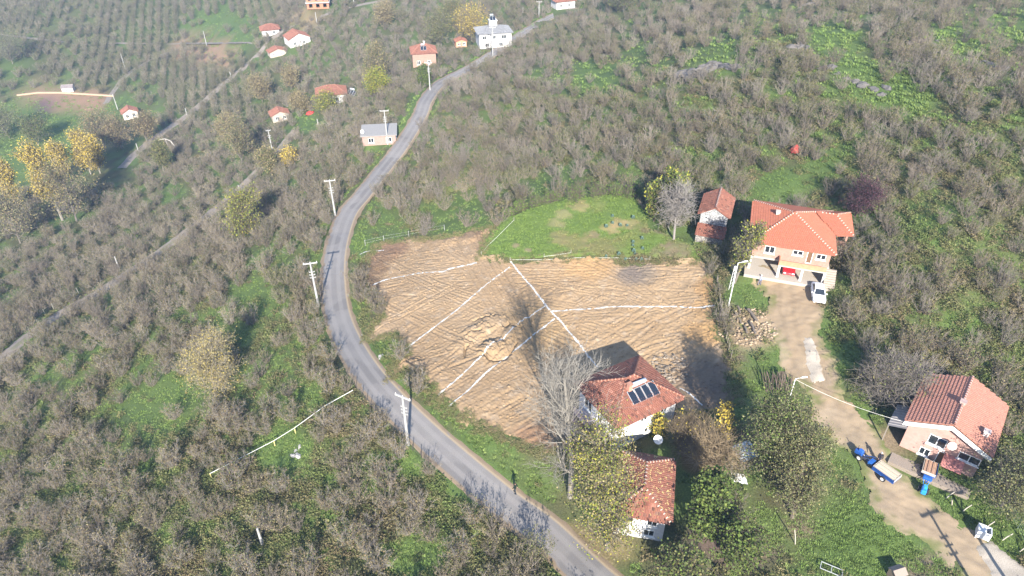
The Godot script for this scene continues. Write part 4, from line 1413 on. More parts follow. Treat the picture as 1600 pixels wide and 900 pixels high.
# a wall from a to b (its foot), with openings [x0, y0, x1, y1, "window" or "door" or "gap"]; the outside is on the right of a -> b seen from above turned to the viewer
func wall(t: Node3D, a: Vector3, b: Vector3, h: float, openings: Array, tone: Color, m: Material, trim := Color(0.8, 0.8, 0.78), peak := 0.0) -> MeshInstance3D:
	var l := (b - a).length()
	var x := (b - a).normalized()
	var out := Vector3.UP.cross(x) * -1.0
	out = x.cross(Vector3.UP)
	var thick := 0.24
	var fr := Transform3D(Basis(x, Vector3.UP, out), a)            # local: x along, y up, z out of the wall
	var cuts := [0.0, l]
	for o in openings:
		cuts.append(o[0]); cuts.append(o[2])
	cuts.sort()
	var s := Soup.new()
	s.tone = tone
	for k in cuts.size() - 1:
		var x0: float = cuts[k]
		var x1: float = cuts[k + 1]
		if x1 - x0 < 0.01: continue
		var spans := [[0.0, h]]
		for o in openings:
			if o[0] < x1 - 0.005 and o[2] > x0 + 0.005:
				var next := []
				for sp in spans:
					if o[1] > sp[0] + 0.005: next.append([sp[0], minf(o[1], sp[1])])
					if o[3] < sp[1] - 0.005: next.append([maxf(o[3], sp[0]), sp[1]])
				spans = next
		for sp in spans: s.box(Vector3(x0, sp[0], -thick), Vector3(x1, sp[1], 0), fr)
	if peak > 0.0:
		for zz in [0.0, -thick]: s.tri(fr * Vector3(0, h, zz), fr * Vector3(l * 0.5, h + peak, zz), fr * Vector3(l, h, zz))
	var w := part("wall", s.mesh(), m, t)
	for o in openings:
		if o[4] == "gap": continue
		var f := Soup.new()
		f.tone = trim
		var r := 0.05
		for q in [[o[0] - 0.02, o[1] - 0.02, o[2] + 0.02, o[1] + r], [o[0] - 0.02, o[3] - r, o[2] + 0.02, o[3] + 0.02], [o[0] - 0.02, o[1] + r, o[0] + r, o[3] - r], [o[2] - r, o[1] + r, o[2] + 0.02, o[3] - r]]:
			f.box(Vector3(q[0], q[1], -0.12), Vector3(q[2], q[3], 0.035), fr)
		if o[4] == "window" and o[2] - o[0] > 0.7:
			var mid: float = (o[0] + o[2]) * 0.5
			f.box(Vector3(mid - 0.04, o[1] + r, -0.11), Vector3(mid + 0.04, o[3] - r, 0.0), fr)
		var leafp := part("window" if o[4] == "window" else "door", f.mesh(), M.plain, t)
		var g := Soup.new()
		g.box(Vector3(o[0], o[1], -0.1), Vector3(o[2], o[3], -0.07), fr)
		if o[4] == "window":
			part("pane", g.mesh(), M.glass, leafp)
			var sill := Soup.new()
			sill.tone = trim
			sill.box(Vector3(o[0] - 0.12, o[1] - 0.13, -0.02), Vector3(o[2] + 0.12, o[1] - 0.055, 0.14), fr)
			part("sill", sill.mesh(), M.plain, leafp)
		else:
			g.tone = Color(0.24, 0.14, 0.08)
			g.c.fill(g.tone)
			part("door_panel", g.mesh(), M.timber, leafp)
	return w

func four_walls(t: Node3D, w: float, d: float, y0: float, h: float, tone: Color, m: Material, front: Array, right: Array, left: Array, trim := Color(0.8, 0.8, 0.78), peak_front := 0.0, peak_side := 0.0):
	var i := 0.24
	wall(t, Vector3(0, y0, 0), Vector3(w, y0, 0), h, front, tone, m, trim, peak_front)
	wall(t, Vector3(w, y0, -i), Vector3(w, y0, -d + i), h, right, tone, m, trim, peak_side)
	wall(t, Vector3(w, y0, -d), Vector3(0, y0, -d), h, [], tone, m, trim, peak_front)
	wall(t, Vector3(0, y0, -d + i), Vector3(0, y0, -i), h, left, tone, m, trim, peak_side)

func chimney(t: Node3D, p: Vector3, h: float, tone: Color):
	var s := Soup.new()
	s.tone = tone
	s.box(p + Vector3(-0.25, -0.6, -0.25), p + Vector3(0.25, h, 0.25))
	s.tone = tone * 0.8
	s.box(p + Vector3(-0.33, h, -0.33), p + Vector3(0.33, h + 0.12, 0.33))
	part("chimney", s.mesh(), M.plaster, t)

func solar(label: String, where: Vector3, turn: float, pitch: float, n: int, group := "", size := Vector2(0.95, 1.9)):
	var t := thing("solar_water_heater", label, "solar heater", where, turn, group)
	var tilt := Basis(Vector3.RIGHT, pitch)
	for k in n:
		var x := (k - (n - 1) * 0.5) * (size.x + 0.07)
		var f := Soup.new()
		var tr := Transform3D(tilt, tilt * Vector3(x, 0.12, 0))
		f.tone = Color(0.36, 0.37, 0.38)
		var hx := size.x * 0.5
		var hz := size.y * 0.5
		f.box(Vector3(-hx, 0, -hz), Vector3(hx, 0.07, hz), tr)
		var p := part("solar_panel", f.mesh(), M.metal, t)
		var g := Soup.new()
		g.box(Vector3(-hx + 0.05, 0.071, -hz + 0.05), Vector3(hx - 0.05, 0.085, hz - 0.05), tr)
		part("collector_glass", g.mesh(), M.collector, p)
	var w := n * 0.5 * size.x * 0.75
	var c := tilt * Vector3(-0.2, 0.45, -size.y * 0.5 - 0.42)
	var b := Soup.new()
	b.tone = Color(0.42, 0.47, 0.53)
	b.tube(c - Vector3(w * 0.8, 0, 0), c + Vector3(w * 0.8, 0, 0), 0.27, 0.27, 12, true)
	part("water_tank", b.mesh(true), M.metal, t)
	for sx in [-0.7, 0.7]:
		var r := Soup.new()
		r.tone = Color(0.5, 0.5, 0.5)
		r.tube(c + Vector3(w * sx, -0.25, 0), c + Vector3(w * sx, -0.75, 0.1), 0.03, 0.03, 4)
		r.tube(c + Vector3(w * sx, -0.2, 0), tilt * Vector3(w * sx, 0.05, size.y * 0.4), 0.025, 0.025, 4)
		part("support_frame", r.mesh(), M.metal, t)

func dish(t: Node3D, p: Vector3, r: float, dir: Vector3, tone: Color):
	var s := Soup.new()
	s.tone = tone
	var d := dir.normalized()
	var x := d.cross(Vector3.UP).normalized()
	var y := x.cross(d)
	for k in 14:
		for ring in 3:
			var q := []
			for e in [[k, ring], [k + 1, ring], [k + 1, ring + 1], [k, ring + 1]]:
				var rr: float = r * e[1] / 3.0
				q.append(p + (x * cos(TAU * e[0] / 14.0) + y * sin(TAU * e[0] / 14.0)) * rr + d * rr * rr / r * 0.3)
			s.quad(q[0], q[1], q[2], q[3])
	part("satellite_dish", s.mesh(), M.plain, t)
	var a := Soup.new()
	a.tone = Color(0.3, 0.3, 0.3)
	a.tube(p, p + d * r * 0.9, 0.015, 0.015, 4)
	a.tube(p, p - d * 0.1 - Vector3(0, r * 1.2, 0), 0.03, 0.03, 5)
	part("dish_arm", a.mesh(), M.metal, t)

func house_at(called: String, label: String, corner: Vector3, turn_deg: float, base: float) -> Node3D:
	return thing(called, label, "house", Vector3(corner.x, base, corner.z), deg_to_rad(turn_deg))

func corner_pad(c: Vector3, w: float, d: float, turn_deg: float, level: float, blend := 2.5):
	var b := Basis(Vector3.UP, deg_to_rad(turn_deg))
	pad(c + b * Vector3(w * 0.5, 0, -d * 0.5), Vector2(w, d), deg_to_rad(turn_deg), level, blend)

func level_houses():
	corner_pad(Vector3(11.9, 0, -57.2), 9.0, 7.4, 30, 2.9, 2.0)
	corner_pad(Vector3(10.8, 0, -46.4), 5.0, 7.6, -12.8, 2.6, 1.5)
	corner_pad(Vector3(33.8, 0, -85.1), 11, 11.5, -17.6, 10.0)
	corner_pad(Vector3(29.2, 0, -95.2), 4.2, 8.2, -20.4, 8.2, 2.0)
	corner_pad(Vector3(42.7, 0, -54.4), 7.8, 8.6, -38, 6.6, 2.0)

func build_houses():
	rng.seed = 31
	var white := Color(0.66, 0.65, 0.64)
	# --- white two storey house behind the bare tree
	var e := 7.5
	var t := house_at("white_house", "white two storey house with a worn red hip roof and solar panels", Vector3(11.95, 0, -57.0), 30, 1.6)
	var h := e - 1.6
	four_walls(t, 8.9, 7.3, 0.0, h - 0.1, white, M.plaster, [[0.7, 1.7, 1.5, 2.5, "window"], [1.75, 1.7, 2.25, 2.6, "window"], [4.4, 1.9, 5.0, 2.7, "window"], [5.25, 1.9, 5.65, 2.7, "window"], [3.6, 4.1, 4.6, 5.2, "window"], [6.6, 4.1, 7.6, 5.2, "window"]], [[2.5, 3.4, 3.8, 4.6, "window"]], [[0.8, 3.3, 2.3, 5.0, "window"], [3.4, 3.3, 4.4, 4.8, "window"], [5.6, 3.3, 6.6, 4.8, "window"], [1.2, 0.7, 2.4, 2.2, "window"], [4.6, 0.5, 5.6, 2.3, "door"]])
	hip(t, 8.9, 7.3, h, 2.2, 4.4, 0.55, OLD_TILE, Color(0.50, 0.26, 0.18))
	chimney(t, Vector3(3.4, h + 1.6, -2.4), 0.9, Color(0.55, 0.28, 0.2))
	var balc := Soup.new()
	balc.tone = Color(0.62, 0.55, 0.56)
	balc.box(Vector3(-1.3, 2.5, -6.6), Vector3(-0.01, 2.68, -1.4))
	balc.tone = Color(0.60, 0.42, 0.44)
	balc.box(Vector3(-1.3, 2.68, -6.6), Vector3(-1.22, 3.5, -1.4))
	for zz in [-6.6, -4.0, -1.5]: balc.box(Vector3(-1.3, 0, zz), Vector3(-1.1, 2.5, zz + 0.2))
	part("balcony", balc.mesh(), M.plaster, t)
	var sp := t.transform * Vector3(4.9, h + 1.02, -1.6)
	solar("four dark solar collectors with a tank on the white house's roof", sp, deg_to_rad(30), 0.52, 4, "", Vector2(0.92, 1.75))
	# --- lower white house
	t = house_at("white_house", "small white house with leaf strewn red roof beside the yellow green tree", Vector3(10.75, 0, -46.1), -12.8, 2.2)
	four_walls(t, 5.0, 7.5, 0.0, 4.2, white, M.plaster, [[3.2, 2.6, 4.2, 3.4, "window"], [3.0, 0.9, 4.1, 1.9, "window"], [0.8, 2.5, 1.8, 3.4, "window"]], [[2.5, 2.4, 3.5, 3.4, "window"]], [])
	hip(t, 5.0, 7.5, 4.3, 1.6, 2.5, 0.4, OLD_TILE, Color(0.62, 0.50, 0.42), false)
	var fall := []
	for k in 420:
		var q := Vector2(rng.randf_range(-0.3, 5.3), rng.randf_range(-7.8, 0.3))
		var y := 4.38 + 1.6 * minf(1.0, minf(minf(q.x + 0.4, 5.4 - q.x) / 2.9, minf(0.4 - q.y, q.y + 7.9) / 2.9)) + 0.03
		fall.append([Transform3D(Basis(Vector3.UP, rng.randf() * TAU).scaled(Vector3.ONE * rng.randf_range(0.8, 1.4)), Vector3(q.x, y, q.y)), Color(0.50, 0.36, 0.16) * rng.randf_range(0.7, 1.2)])
	scatter("fallen_leaves", flat_leaf(), M.leaf, fall, t)
	# --- orange roofed house on stilts
	t = house_at("brick_house", "large house with a bright orange hip roof and open garage below", Vector3(33.26, 0, -84.56), -17.6, 10.0)
	e = 4.5
	var wall_tone := Color(0.42, 0.245, 0.195)
	var A := Vector3(5.3, e + 2.45, -5.8)
	var FL := Vector3(0, e, 0)
	var FR := Vector3(11.2, e, 0)
	var BR := Vector3(11.2, e, -12.4)
	var BL := Vector3(0, e, -12.4)
	var N := Vector3(11.45, e - 0.02, -5.4)
	var WR := Vector3(13.7, e - 0.02, -6.1)
	var WB := Vector3(13.7, e - 0.02, -12.9)
	var C := Vector3(11.3, e + 1.25, -9.2)
	var B := Vector3(8.4, e + 1.27, -9.0)
	roof(t, [[FL, FR, A], [FR, BR, A], [BR, BL, A], [BL, FL, A], [N, WR, C, B], [WR, WB, C], [WB, BR, B, C]], [[A, FL], [A, FR], [A, BL], [A, BR], [C, WR], [C, WB], [C, B]], ORANGE_TILE, Color(0.75, 0.62, 0.52))
	var fl := 2.15
	# upper floor
	wall(t, Vector3(0.5, fl, -0.5), Vector3(10.7, fl, -0.5), e - fl - 0.05, [[1.6, 0.75, 2.9, 1.85, "window"], [5.3, 1.15, 6.6, 1.85, "window"], [8.4, 1.0, 9.6, 1.8, "window"], [7.2, 0.1, 7.9, 1.95, "door"]], wall_tone, M.plaster)
	wall(t, Vector3(10.7, fl, -0.74), Vector3(10.7, fl, -11.7), e - fl - 0.05, [[1.0, 0.8, 2.0, 1.8, "window"]], wall_tone, M.plaster)
	wall(t, Vector3(10.7, fl, -11.94), Vector3(0.5, fl, -11.94), e - fl - 0.05, [], wall_tone, M.plaster)
	wall(t, Vector3(0.5, fl, -11.7), Vector3(0.5, fl, -0.74), e - fl - 0.05, [[3.0, 0.8, 4.2, 1.8, "window"]], wall_tone, M.plaster)
	var wing := Soup.new()
	wing.tone = Color(0.62, 0.5, 0.42)
	wing.box(Vector3(10.72, -0.3, -12.4), Vector3(13.2, fl, -6.5))
	wing.tone = wall_tone
	for q in [[10.72, -6.7, 13.2, -6.5], [13.0, -12.2, 13.2, -6.702], [10.72, -12.4, 13.2, -12.202]]: wing.box(Vector3(q[0], fl + 0.002, q[1]), Vector3(q[2], fl + 0.9, q[3]))
	for xx in [10.85, 12.95]:
		for zz in [-12.3, -6.75]: wing.box(Vector3(xx, fl + 0.9, zz), Vector3(xx + 0.25, e - 0.06, zz + 0.25))
	part("porch", wing.mesh(), M.plaster, t)
	var slab := Soup.new()
	slab.tone = Color(0.66, 0.60, 0.53)
	slab.box(Vector3(0.3, fl - 0.22, -12.0), Vector3(10.9, fl - 0.004, -0.3))
	part("floor_slab", slab.mesh(), M.concrete, t)
	var bal := Soup.new()
	bal.tone = Color(0.70, 0.64, 0.56)
	bal.box(Vector3(4.2, fl - 0.2, -0.28), Vector3(10.4, fl - 0.02, 1.0))
	part("balcony_slab", bal.mesh(), M.concrete, t)
	bal = Soup.new()
	bal.tone = Color(0.55, 0.27, 0.16)
	bal.box(Vector3(4.2, fl - 0.018, 0.86), Vector3(10.4, fl + 0.75, 1.0))
	bal.box(Vector3(4.2, fl - 0.018, -0.28), Vector3(4.34, fl + 0.75, 0.858))
	part("balcony_parapet", bal.mesh(), M.plaster, t)
	for xx in [0.35, 4.25, 7.3, 10.2]:
		var col := Soup.new()
		col.tone = Color(0.74, 0.70, 0.64)
		col.box(Vector3(xx, -0.3, -0.55 if xx < 1 else 0.62), Vector3(xx + 0.32, fl - 0.222, -0.23 if xx < 1 else 0.94))
		part("column", col.mesh(), M.plaster, t)
	var back := Soup.new()
	back.tone = Color(0.58, 0.48, 0.38)
	back.box(Vector3(0.5, -0.3, -12.0), Vector3(10.7, fl - 0.225, -4.2))
	part("cellar_wall", back.mesh(), M.plaster, t)
	var pave := Soup.new()
	pave.tone = Color(0.60, 0.53, 0.45)
	pave.box(Vector3(0.0, -0.4, -4.19), Vector3(10.9, 0.06, 1.5))
	part("garage_floor", pave.mesh(), M.concrete, t)
	for k in 9:
		var st := Soup.new()
		st.tone = Color(0.55, 0.47, 0.38)
		st.box(Vector3(10.45, -0.3, 2.2 - k * 0.28 - 0.28), Vector3(11.9, 0.06 + (k + 1) * 0.215, 2.2 - k * 0.28))
		part("step", st.mesh(), M.concrete, t)
	chimney(t, Vector3(3.2, e + 1.2, -6.4), 0.7, Color(0.66, 0.55, 0.47))
	# --- barn
	t = house_at("barn", "small whitewashed barn with a tiled gable roof and lean-to", Vector3(29.15, 0, -96.95), -20.4, 8.1)
	wall(t, Vector3(0.2, 0, -0.1), Vector3(4.25, 0, -0.1), 3.8, [[0.7, 3.0, 1.1, 3.4, "window"]], Color(0.66, 0.66, 0.66), M.stained, Color(0.5, 0.5, 0.5), 1.3)
	wall(t, Vector3(4.25, 0, -0.34), Vector3(4.25, 0, -6.3), 3.8, [], Color(0.66, 0.65, 0.64), M.stained)
	wall(t, Vector3(4.25, 0, -6.54), Vector3(0.2, 0, -6.54), 3.8, [], Color(0.66, 0.65, 0.64), M.stained, Color(0.5, 0.5, 0.5), 1.3)
	wall(t, Vector3(0.2, 0, -6.3), Vector3(0.2, 0, -0.34), 3.8, [], Color(0.66, 0.65, 0.64), M.stained)
	gable(t, 4.45, 6.6, 3.85, 1.45, 0.2, OLD_TILE, Color(0.72, 0.62, 0.55))
	roof(t, [[Vector3(0.0, 1.3, 2.3), Vector3(4.4, 1.3, 2.3), Vector3(4.4, 2.2, 0.0), Vector3(0.0, 2.2, 0.0)]], [], OLD_TILE, Color(0.7, 0.6, 0.5))
	var lt := Soup.new()
	lt.tone = Color(0.50, 0.46, 0.42)
	lt.box(Vector3(0.15, -0.3, 1.9), Vector3(4.2, 1.2, 2.1))
	lt.box(Vector3(0.15, -0.3, -0.09), Vector3(0.35, 1.2, 1.9))
	lt.box(Vector3(4.0, -0.3, -0.09), Vector3(4.2, 1.2, 1.9))
	part("lean_to_wall", lt.mesh(), M.stained, t)
	# --- pink house
	t = house_at("pink_house", "pink house with a wide red gable roof beside the dirt track", Vector3(42.45, 0, -54.3), -38, 6.4)
	var pink := Color(0.50, 0.31, 0.265)
	wall(t, Vector3(0.55, 0, -0.7), Vector3(7.9, 0, -0.7), 4.5, [[2.2, 2.3, 3.9, 3.6, "window"], [1.9, 0.35, 2.9, 1.4, "window"], [5.3, 2.0, 7.3, 3.0, "window"], [3.6, 0.0, 4.5, 1.9, "door"]], pink, M.plaster, Color(0.85, 0.84, 0.83), 1.6)
	wall(t, Vector3(7.9, 0, -0.94), Vector3(7.9, 0, -8.4), 4.5, [[2.0, 2.2, 3.2, 3.4, "window"]], pink, M.plaster)
	wall(t, Vector3(7.9, 0, -8.64), Vector3(0.55, 0, -8.64), 4.5, [], pink, M.plaster, Color(0.8, 0.8, 0.8), 1.6)
	wall(t, Vector3(0.55, 0, -8.4), Vector3(0.55, 0, -0.94), 4.5, [[2.0, 2.2, 3.2, 3.4, "window"]], pink, M.plaster)
	gable(t, 8.5, 9.2, 4.55, 1.95, 0.0, PINK_TILE, Color(0.75, 0.55, 0.48), false, 0.30, 0.06)
	var sof := Soup.new()
	sof.tone = Color(0.82, 0.80, 0.78)
	for sx in [0.0, 1.0]:
		var p0 := Vector3(4.25, 6.28, 0.03)
		var p1 := Vector3(lerpf(0.0, 8.5, sx), 4.33, 0.03)
		sof.quad(p0, p1, p1 + Vector3(0, -0.55, 0), p0 + Vector3(0, -0.55, 0))
		sof.quad(p0 + Vector3(0, -0.55, 0), p1 + Vector3(0, -0.55, 0), p1 + Vector3(0, -0.5, -0.72), p0 + Vector3(0, -0.5, -0.72))
	part("bargeboard", sof.mesh(), M.plain, t)
	dish(t, Vector3(4.9, 3.9, 0.1), 0.45, Vector3(0.3, 0.5, 1.0), Color(0.72, 0.62, 0.55))
	chimney(t, Vector3(7.2, 5.1, -2.0), 0.7, Color(0.72, 0.6, 0.55))
	chimney(t, Vector3(4.25, 6.3, -4.0), 0.45, Color(0.55, 0.4, 0.36))
	var lean := Soup.new()
	lean.tone = Color(0.27, 0.25, 0.24)
	for k in 9:
		lean.quad(Vector3(-1.3, 2.5, -0.4 - k * 0.45), Vector3(0.54, 3.1, -0.4 - k * 0.45), Vector3(0.54, 3.1, -0.72 - k * 0.45), Vector3(-1.3, 2.5, -0.72 - k * 0.45))
		lean.quad(Vector3(-1.3, 2.5, -0.72 - k * 0.45), Vector3(0.54, 3.1, -0.72 - k * 0.45), Vector3(0.54, 3.17, -0.785 - k * 0.45), Vector3(-1.3, 2.57, -0.785 - k * 0.45))
		lean.quad(Vector3(-1.3, 2.57, -0.785 - k * 0.45), Vector3(0.54, 3.17, -0.785 - k * 0.45), Vector3(0.54, 3.1, -0.85 - k * 0.45), Vector3(-1.3, 2.5, -0.85 - k * 0.45))
	part("lean_to_roof", lean.mesh(), M.metal, t)
	for zz in [-0.5, -4.3]:
		var pst := Soup.new()
		pst.tone = Color(0.35, 0.3, 0.25)
		pst.box(Vector3(-1.25, -0.3, zz), Vector3(-1.13, 2.5, zz + 0.12))
		part("lean_to_post", pst.mesh(), M.timber, t)
	var aw := Soup.new()
	aw.tone = Color(0.42, 0.17, 0.15)
	for k in 10:
		aw.tone = Color(0.46, 0.20, 0.17) * (0.8 + 0.4 * fposmod(k * 0.618, 1.0))
		aw.quad(Vector3(4.7 + k * 0.2, 1.95, -0.68), Vector3(4.9 + k * 0.2, 1.95, -0.68), Vector3(4.9 + k * 0.2, 1.55, 1.1), Vector3(4.7 + k * 0.2, 1.55, 1.1))
	part("awning", aw.mesh(), M.metal, t)
	var ter := Soup.new()
	ter.tone = Color(0.40, 0.33, 0.27)
	ter.box(Vector3(0.2, -0.5, -0.68), Vector3(8.2, 0.05, 2.2))
	part("terrace", ter.mesh(), M.concrete, t)
	far_houses()

func flat_leaf() -> ArrayMesh:
	var s := Soup.new()
	s.quad(Vector3(-0.09, 0, 0), Vector3(0, 0.02, -0.06), Vector3(0.1, 0.0, 0), Vector3(0, 0.015, 0.06))
	return s.mesh()

func far_houses():
	# sizes trimmed to the photographed outlines
	# pixel of the front foot, width, depth, wall height, turn, roof rise, roof kind, label
	var wt := Color(0.62, 0.605, 0.585)
	for q in [[424, 56, 8.5, 7.0, 2.8, 20.0, 1.8, "hip", wt, "far white cottage with a faded red hip roof by the gravel lane"], [470, 72, 10.0, 8.5, 3.2, 32.0, 2.2, "gable", wt, "far white house with an orange gable roof beside the lane"], [436, 88, 8.0, 5.0, 2.0, 30.0, 1.3, "gable", Color(0.5, 0.42, 0.36), "low red roofed shed below the far white house"], [520, 162, 10.5, 8.0, 3.0, 14.0, 2.2, "hip", wt, "hillside house with a red hip roof among the orchards"], [440, 190, 6.0, 5.0, 2.4, 25.0, 1.3, "gable", Color(0.45, 0.38, 0.32), "small stone hut with a brown tiled roof"], [664, 104, 9.0, 8.0, 4.6, 10.0, 2.2, "hip", Color(0.38, 0.24, 0.19), "brick house with red hip roof and white chimney by the lane"], [884, 14, 9.0, 7.0, 3.2, 20.0, 1.8, "hip", wt, "white house with a red roof at the lane's far end"], [206, 186, 6.0, 5.0, 2.6, 30.0, 1.6, "gable", Color(0.68, 0.62, 0.56), "small red roofed farm hut at the valley meadow"], [721, 74, 4.5, 3.5, 2.2, 15.0, 0.8, "gable", Color(0.6, 0.32, 0.2), "tiny orange shed with a dark red roof beneath the golden oak"]]:
		q[2] *= 0.9
		q[3] *= 0.9
		var g := gp(q[0], q[1])
		var b := Basis(Vector3.UP, deg_to_rad(q[5]))
		var corner: Vector3 = g - b * Vector3(q[2] * 0.5, 0, 0)
		corner_pad(corner, q[2], q[3], q[5], g.y, 2.0)
		var t := thing("village_house", q[9], "house", Vector3(corner.x, g.y - 0.2, corner.z), deg_to_rad(q[5]))
		var w: float = q[2]
		var h: float = q[4]
		four_walls(t, w, q[3], 0.0, h + 0.15, q[8], M.plaster, [[w * 0.18, 1.0, w * 0.18 + 1.1, minf(2.3, h - 0.3), "window"], [w * 0.62, 1.0, w * 0.62 + 1.1, minf(2.3, h - 0.3), "window"]], [[1.5, 1.0, 2.6, minf(2.2, h - 0.3), "window"]], [], Color(0.8, 0.8, 0.78), q[6] if q[7] == "gable" else 0.0)
		if q[7] == "hip": hip(t, w, q[3], h + 0.2, q[6], q[3] * 0.5, 0.45, TERRACOTTA, Color(0.55, 0.3, 0.2))
		else: gable(t, w, q[3], h + 0.2, q[6], 0.35, TERRACOTTA, Color(0.55, 0.3, 0.2))
		if q[0] == 664:
			chimney(t, Vector3(w * 0.55, h + 2.0, -q[3] * 0.5), 1.2, Color(0.8, 0.78, 0.75))
			solar("pair of blue solar collectors on the brick house's roof", t.transform * Vector3(w * 0.5, h + 1.35, -q[3] * 0.25), deg_to_rad(q[5]), 0.5, 2)
		if q[0] == 520: solar("pale solar heater standing beside the hillside house", t.transform * Vector3(w + 2.0, 2.5, -2.0), deg_to_rad(q[5] - 40), 0.6, 3)
	# flat roofed brick house by the lane
	var g := gp(598, 228)
	corner_pad(g - Vector3(5, 0, 0), 10, 8, 0, g.y, 2.0)
	var t := thing("brick_house", "unfinished brick house with a flat grey concrete roof by the lane", "house", Vector3(g.x - 5.0, g.y - 0.2, g.z), 0.12)
	four_walls(t, 8.4, 6.6, 0, 2.8, Color(0.38, 0.255, 0.22), M.plaster, [[1.5, 1.0, 2.8, 2.2, "window"], [6.0, 1.0, 7.3, 2.2, "window"]], [[2, 1, 3, 2.2, "window"]], [])
	var s := Soup.new()
	s.tone = Color(0.42, 0.40, 0.38)
	s.box(Vector3(-0.4, 2.802, -7.0), Vector3(8.8, 3.02, 0.5))
	part("flat_roof", s.mesh(), M.concrete, t)
	dish(t, Vector3(0.2, 3.6, -1.0), 0.5, Vector3(-0.3, 0.5, 1.0), Color(0.8, 0.8, 0.8))
	# modern white house with grey roof
	g = gp(776, 76)
	corner_pad(g - Vector3(6, 0, 0), 12, 9, 12, g.y, 2.0)
	t = thing("white_house", "white two storey house with a grey roof and roof terrace beside the lane", "house", Vector3(g.x - 6.0, g.y - 0.2, g.z), deg_to_rad(12))
	four_walls(t, 11.5, 8.5, 0, 5.2, wt, M.plaster, [[1.0, 3.2, 2.4, 4.5, "window"], [4.5, 3.2, 5.9, 4.5, "window"], [8.0, 3.2, 9.6, 4.5, "window"], [2.0, 0.6, 3.4, 2.0, "window"], [7.0, 0.6, 8.4, 2.0, "window"]], [[2, 3.2, 3.4, 4.5, "window"]], [])
	roof(t, [[Vector3(-0.5, 5.2, 0.5), Vector3(12, 5.2, 0.5), Vector3(7.5, 6.9, -4.2), Vector3(4.0, 6.9, -4.2)], [Vector3(12, 5.2, 0.5), Vector3(12, 5.2, -9), Vector3(7.5, 6.9, -4.2)], [Vector3(12, 5.2, -9), Vector3(-0.5, 5.2, -9), Vector3(4.0, 6.9, -4.2), Vector3(7.5, 6.9, -4.2)], [Vector3(-0.5, 5.2, -9), Vector3(-0.5, 5.2, 0.5), Vector3(4.0, 6.9, -4.2)]], [], [Color(0.26, 0.26, 0.265), Color(0.29, 0.29, 0.29), Color(0.23, 0.23, 0.235)], Color(0.5, 0.5, 0.5))
	var d := Soup.new()
	d.tone = wt
	d.box(Vector3(4.4, 6.2, -6.0), Vector3(7.0, 8.4, -3.6))
	d.box(Vector3(4.2, 8.4, -6.2), Vector3(7.2, 8.6, -3.4))
	part("roof_turret", d.mesh(), M.plaster, t)
	solar("white solar heater on top of the grey roofed house", t.transform * Vector3(5.7, 8.9, -4.9), deg_to_rad(12), 0.6, 2)
	# orange brick block under construction
	g = gp(497, 14)
	corner_pad(g - Vector3(5, 0, 0), 11, 9, 8, g.y, 2.0)
	t = thing("brick_building", "orange brick block under construction with white floor slabs", "building", Vector3(g.x - 5.0, g.y - 0.2, g.z), deg_to_rad(8))
	for k in 3:
		four_walls(t, 10.0, 8.0, k * 3.0, 2.75, Color(0.45, 0.20, 0.125), M.plaster, [[1.0, 0.6, 2.6, 2.2, "gap"], [4.2, 0.6, 5.8, 2.2, "gap"], [7.4, 0.6, 9.0, 2.2, "gap"]], [[2, 0.6, 3.4, 2.2, "gap"]], [])
		s = Soup.new()
		s.tone = wt
		s.box(Vector3(-0.5, k * 3.0 + 2.75, -8.5), Vector3(10.5, k * 3.0 + 3.0, 0.9))
		part("floor_slab", s.mesh(), M.concrete, t)

# ---------------------------------------------------------------- poles, fences, stones, small things
const CEMENT := Color(0.54, 0.53, 0.51)

func rise(g: Vector3, px: float, top_py: float) -> float:
	var r := ray(px, top_py)
	return maxf(EYE + r.y * g.z / r.z - g.y, 0.6)

func power_pole(label: String, g: Vector3, h: float, turn: float, arm := 2.2, brackets := 3, group := "concrete power poles"):
	var t := thing("power_pole", label, "pole", g, turn, group)
	var s := Soup.new()
	s.tone = CEMENT
	s.tube(Vector3(0, -0.5, 0), Vector3(0, h, 0), 0.21, 0.12, 8, true)
	part("shaft", s.mesh(), M.concrete, t)
	if arm > 0.0:
		var a := Soup.new()
		a.tone = CEMENT * 1.05
		a.box(Vector3(-arm * 0.5, h - 0.32, -0.14), Vector3(arm * 0.5, h - 0.14, 0.02))
		part("crossarm", a.mesh(), M.concrete, t)
		for x in [-0.46, 0.0, 0.46]:
			var i := Soup.new()
			i.tone = Color(0.55, 0.53, 0.50)
			i.tube(Vector3(arm * x, h - 0.14, -0.06), Vector3(arm * x, h + 0.08, -0.06), 0.05, 0.04, 6, true)
			part("insulator", i.mesh(), M.plain, t)
	for k in brackets:
		var b := Soup.new()
		b.tone = CEMENT
		var y := h - 1.9 - k * 0.55
		b.box(Vector3(-0.45, y, -0.1), Vector3(0.45, y + 0.1, 0.02))
		b.tube(Vector3(-0.4, y + 0.1, -0.04), Vector3(-0.4, y + 0.22, -0.04), 0.045, 0.04, 5, true)
		b.tube(Vector3(0.4, y + 0.1, -0.04), Vector3(0.4, y + 0.22, -0.04), 0.045, 0.04, 5, true)
		part("bracket", b.mesh(), M.concrete, t)
	return t

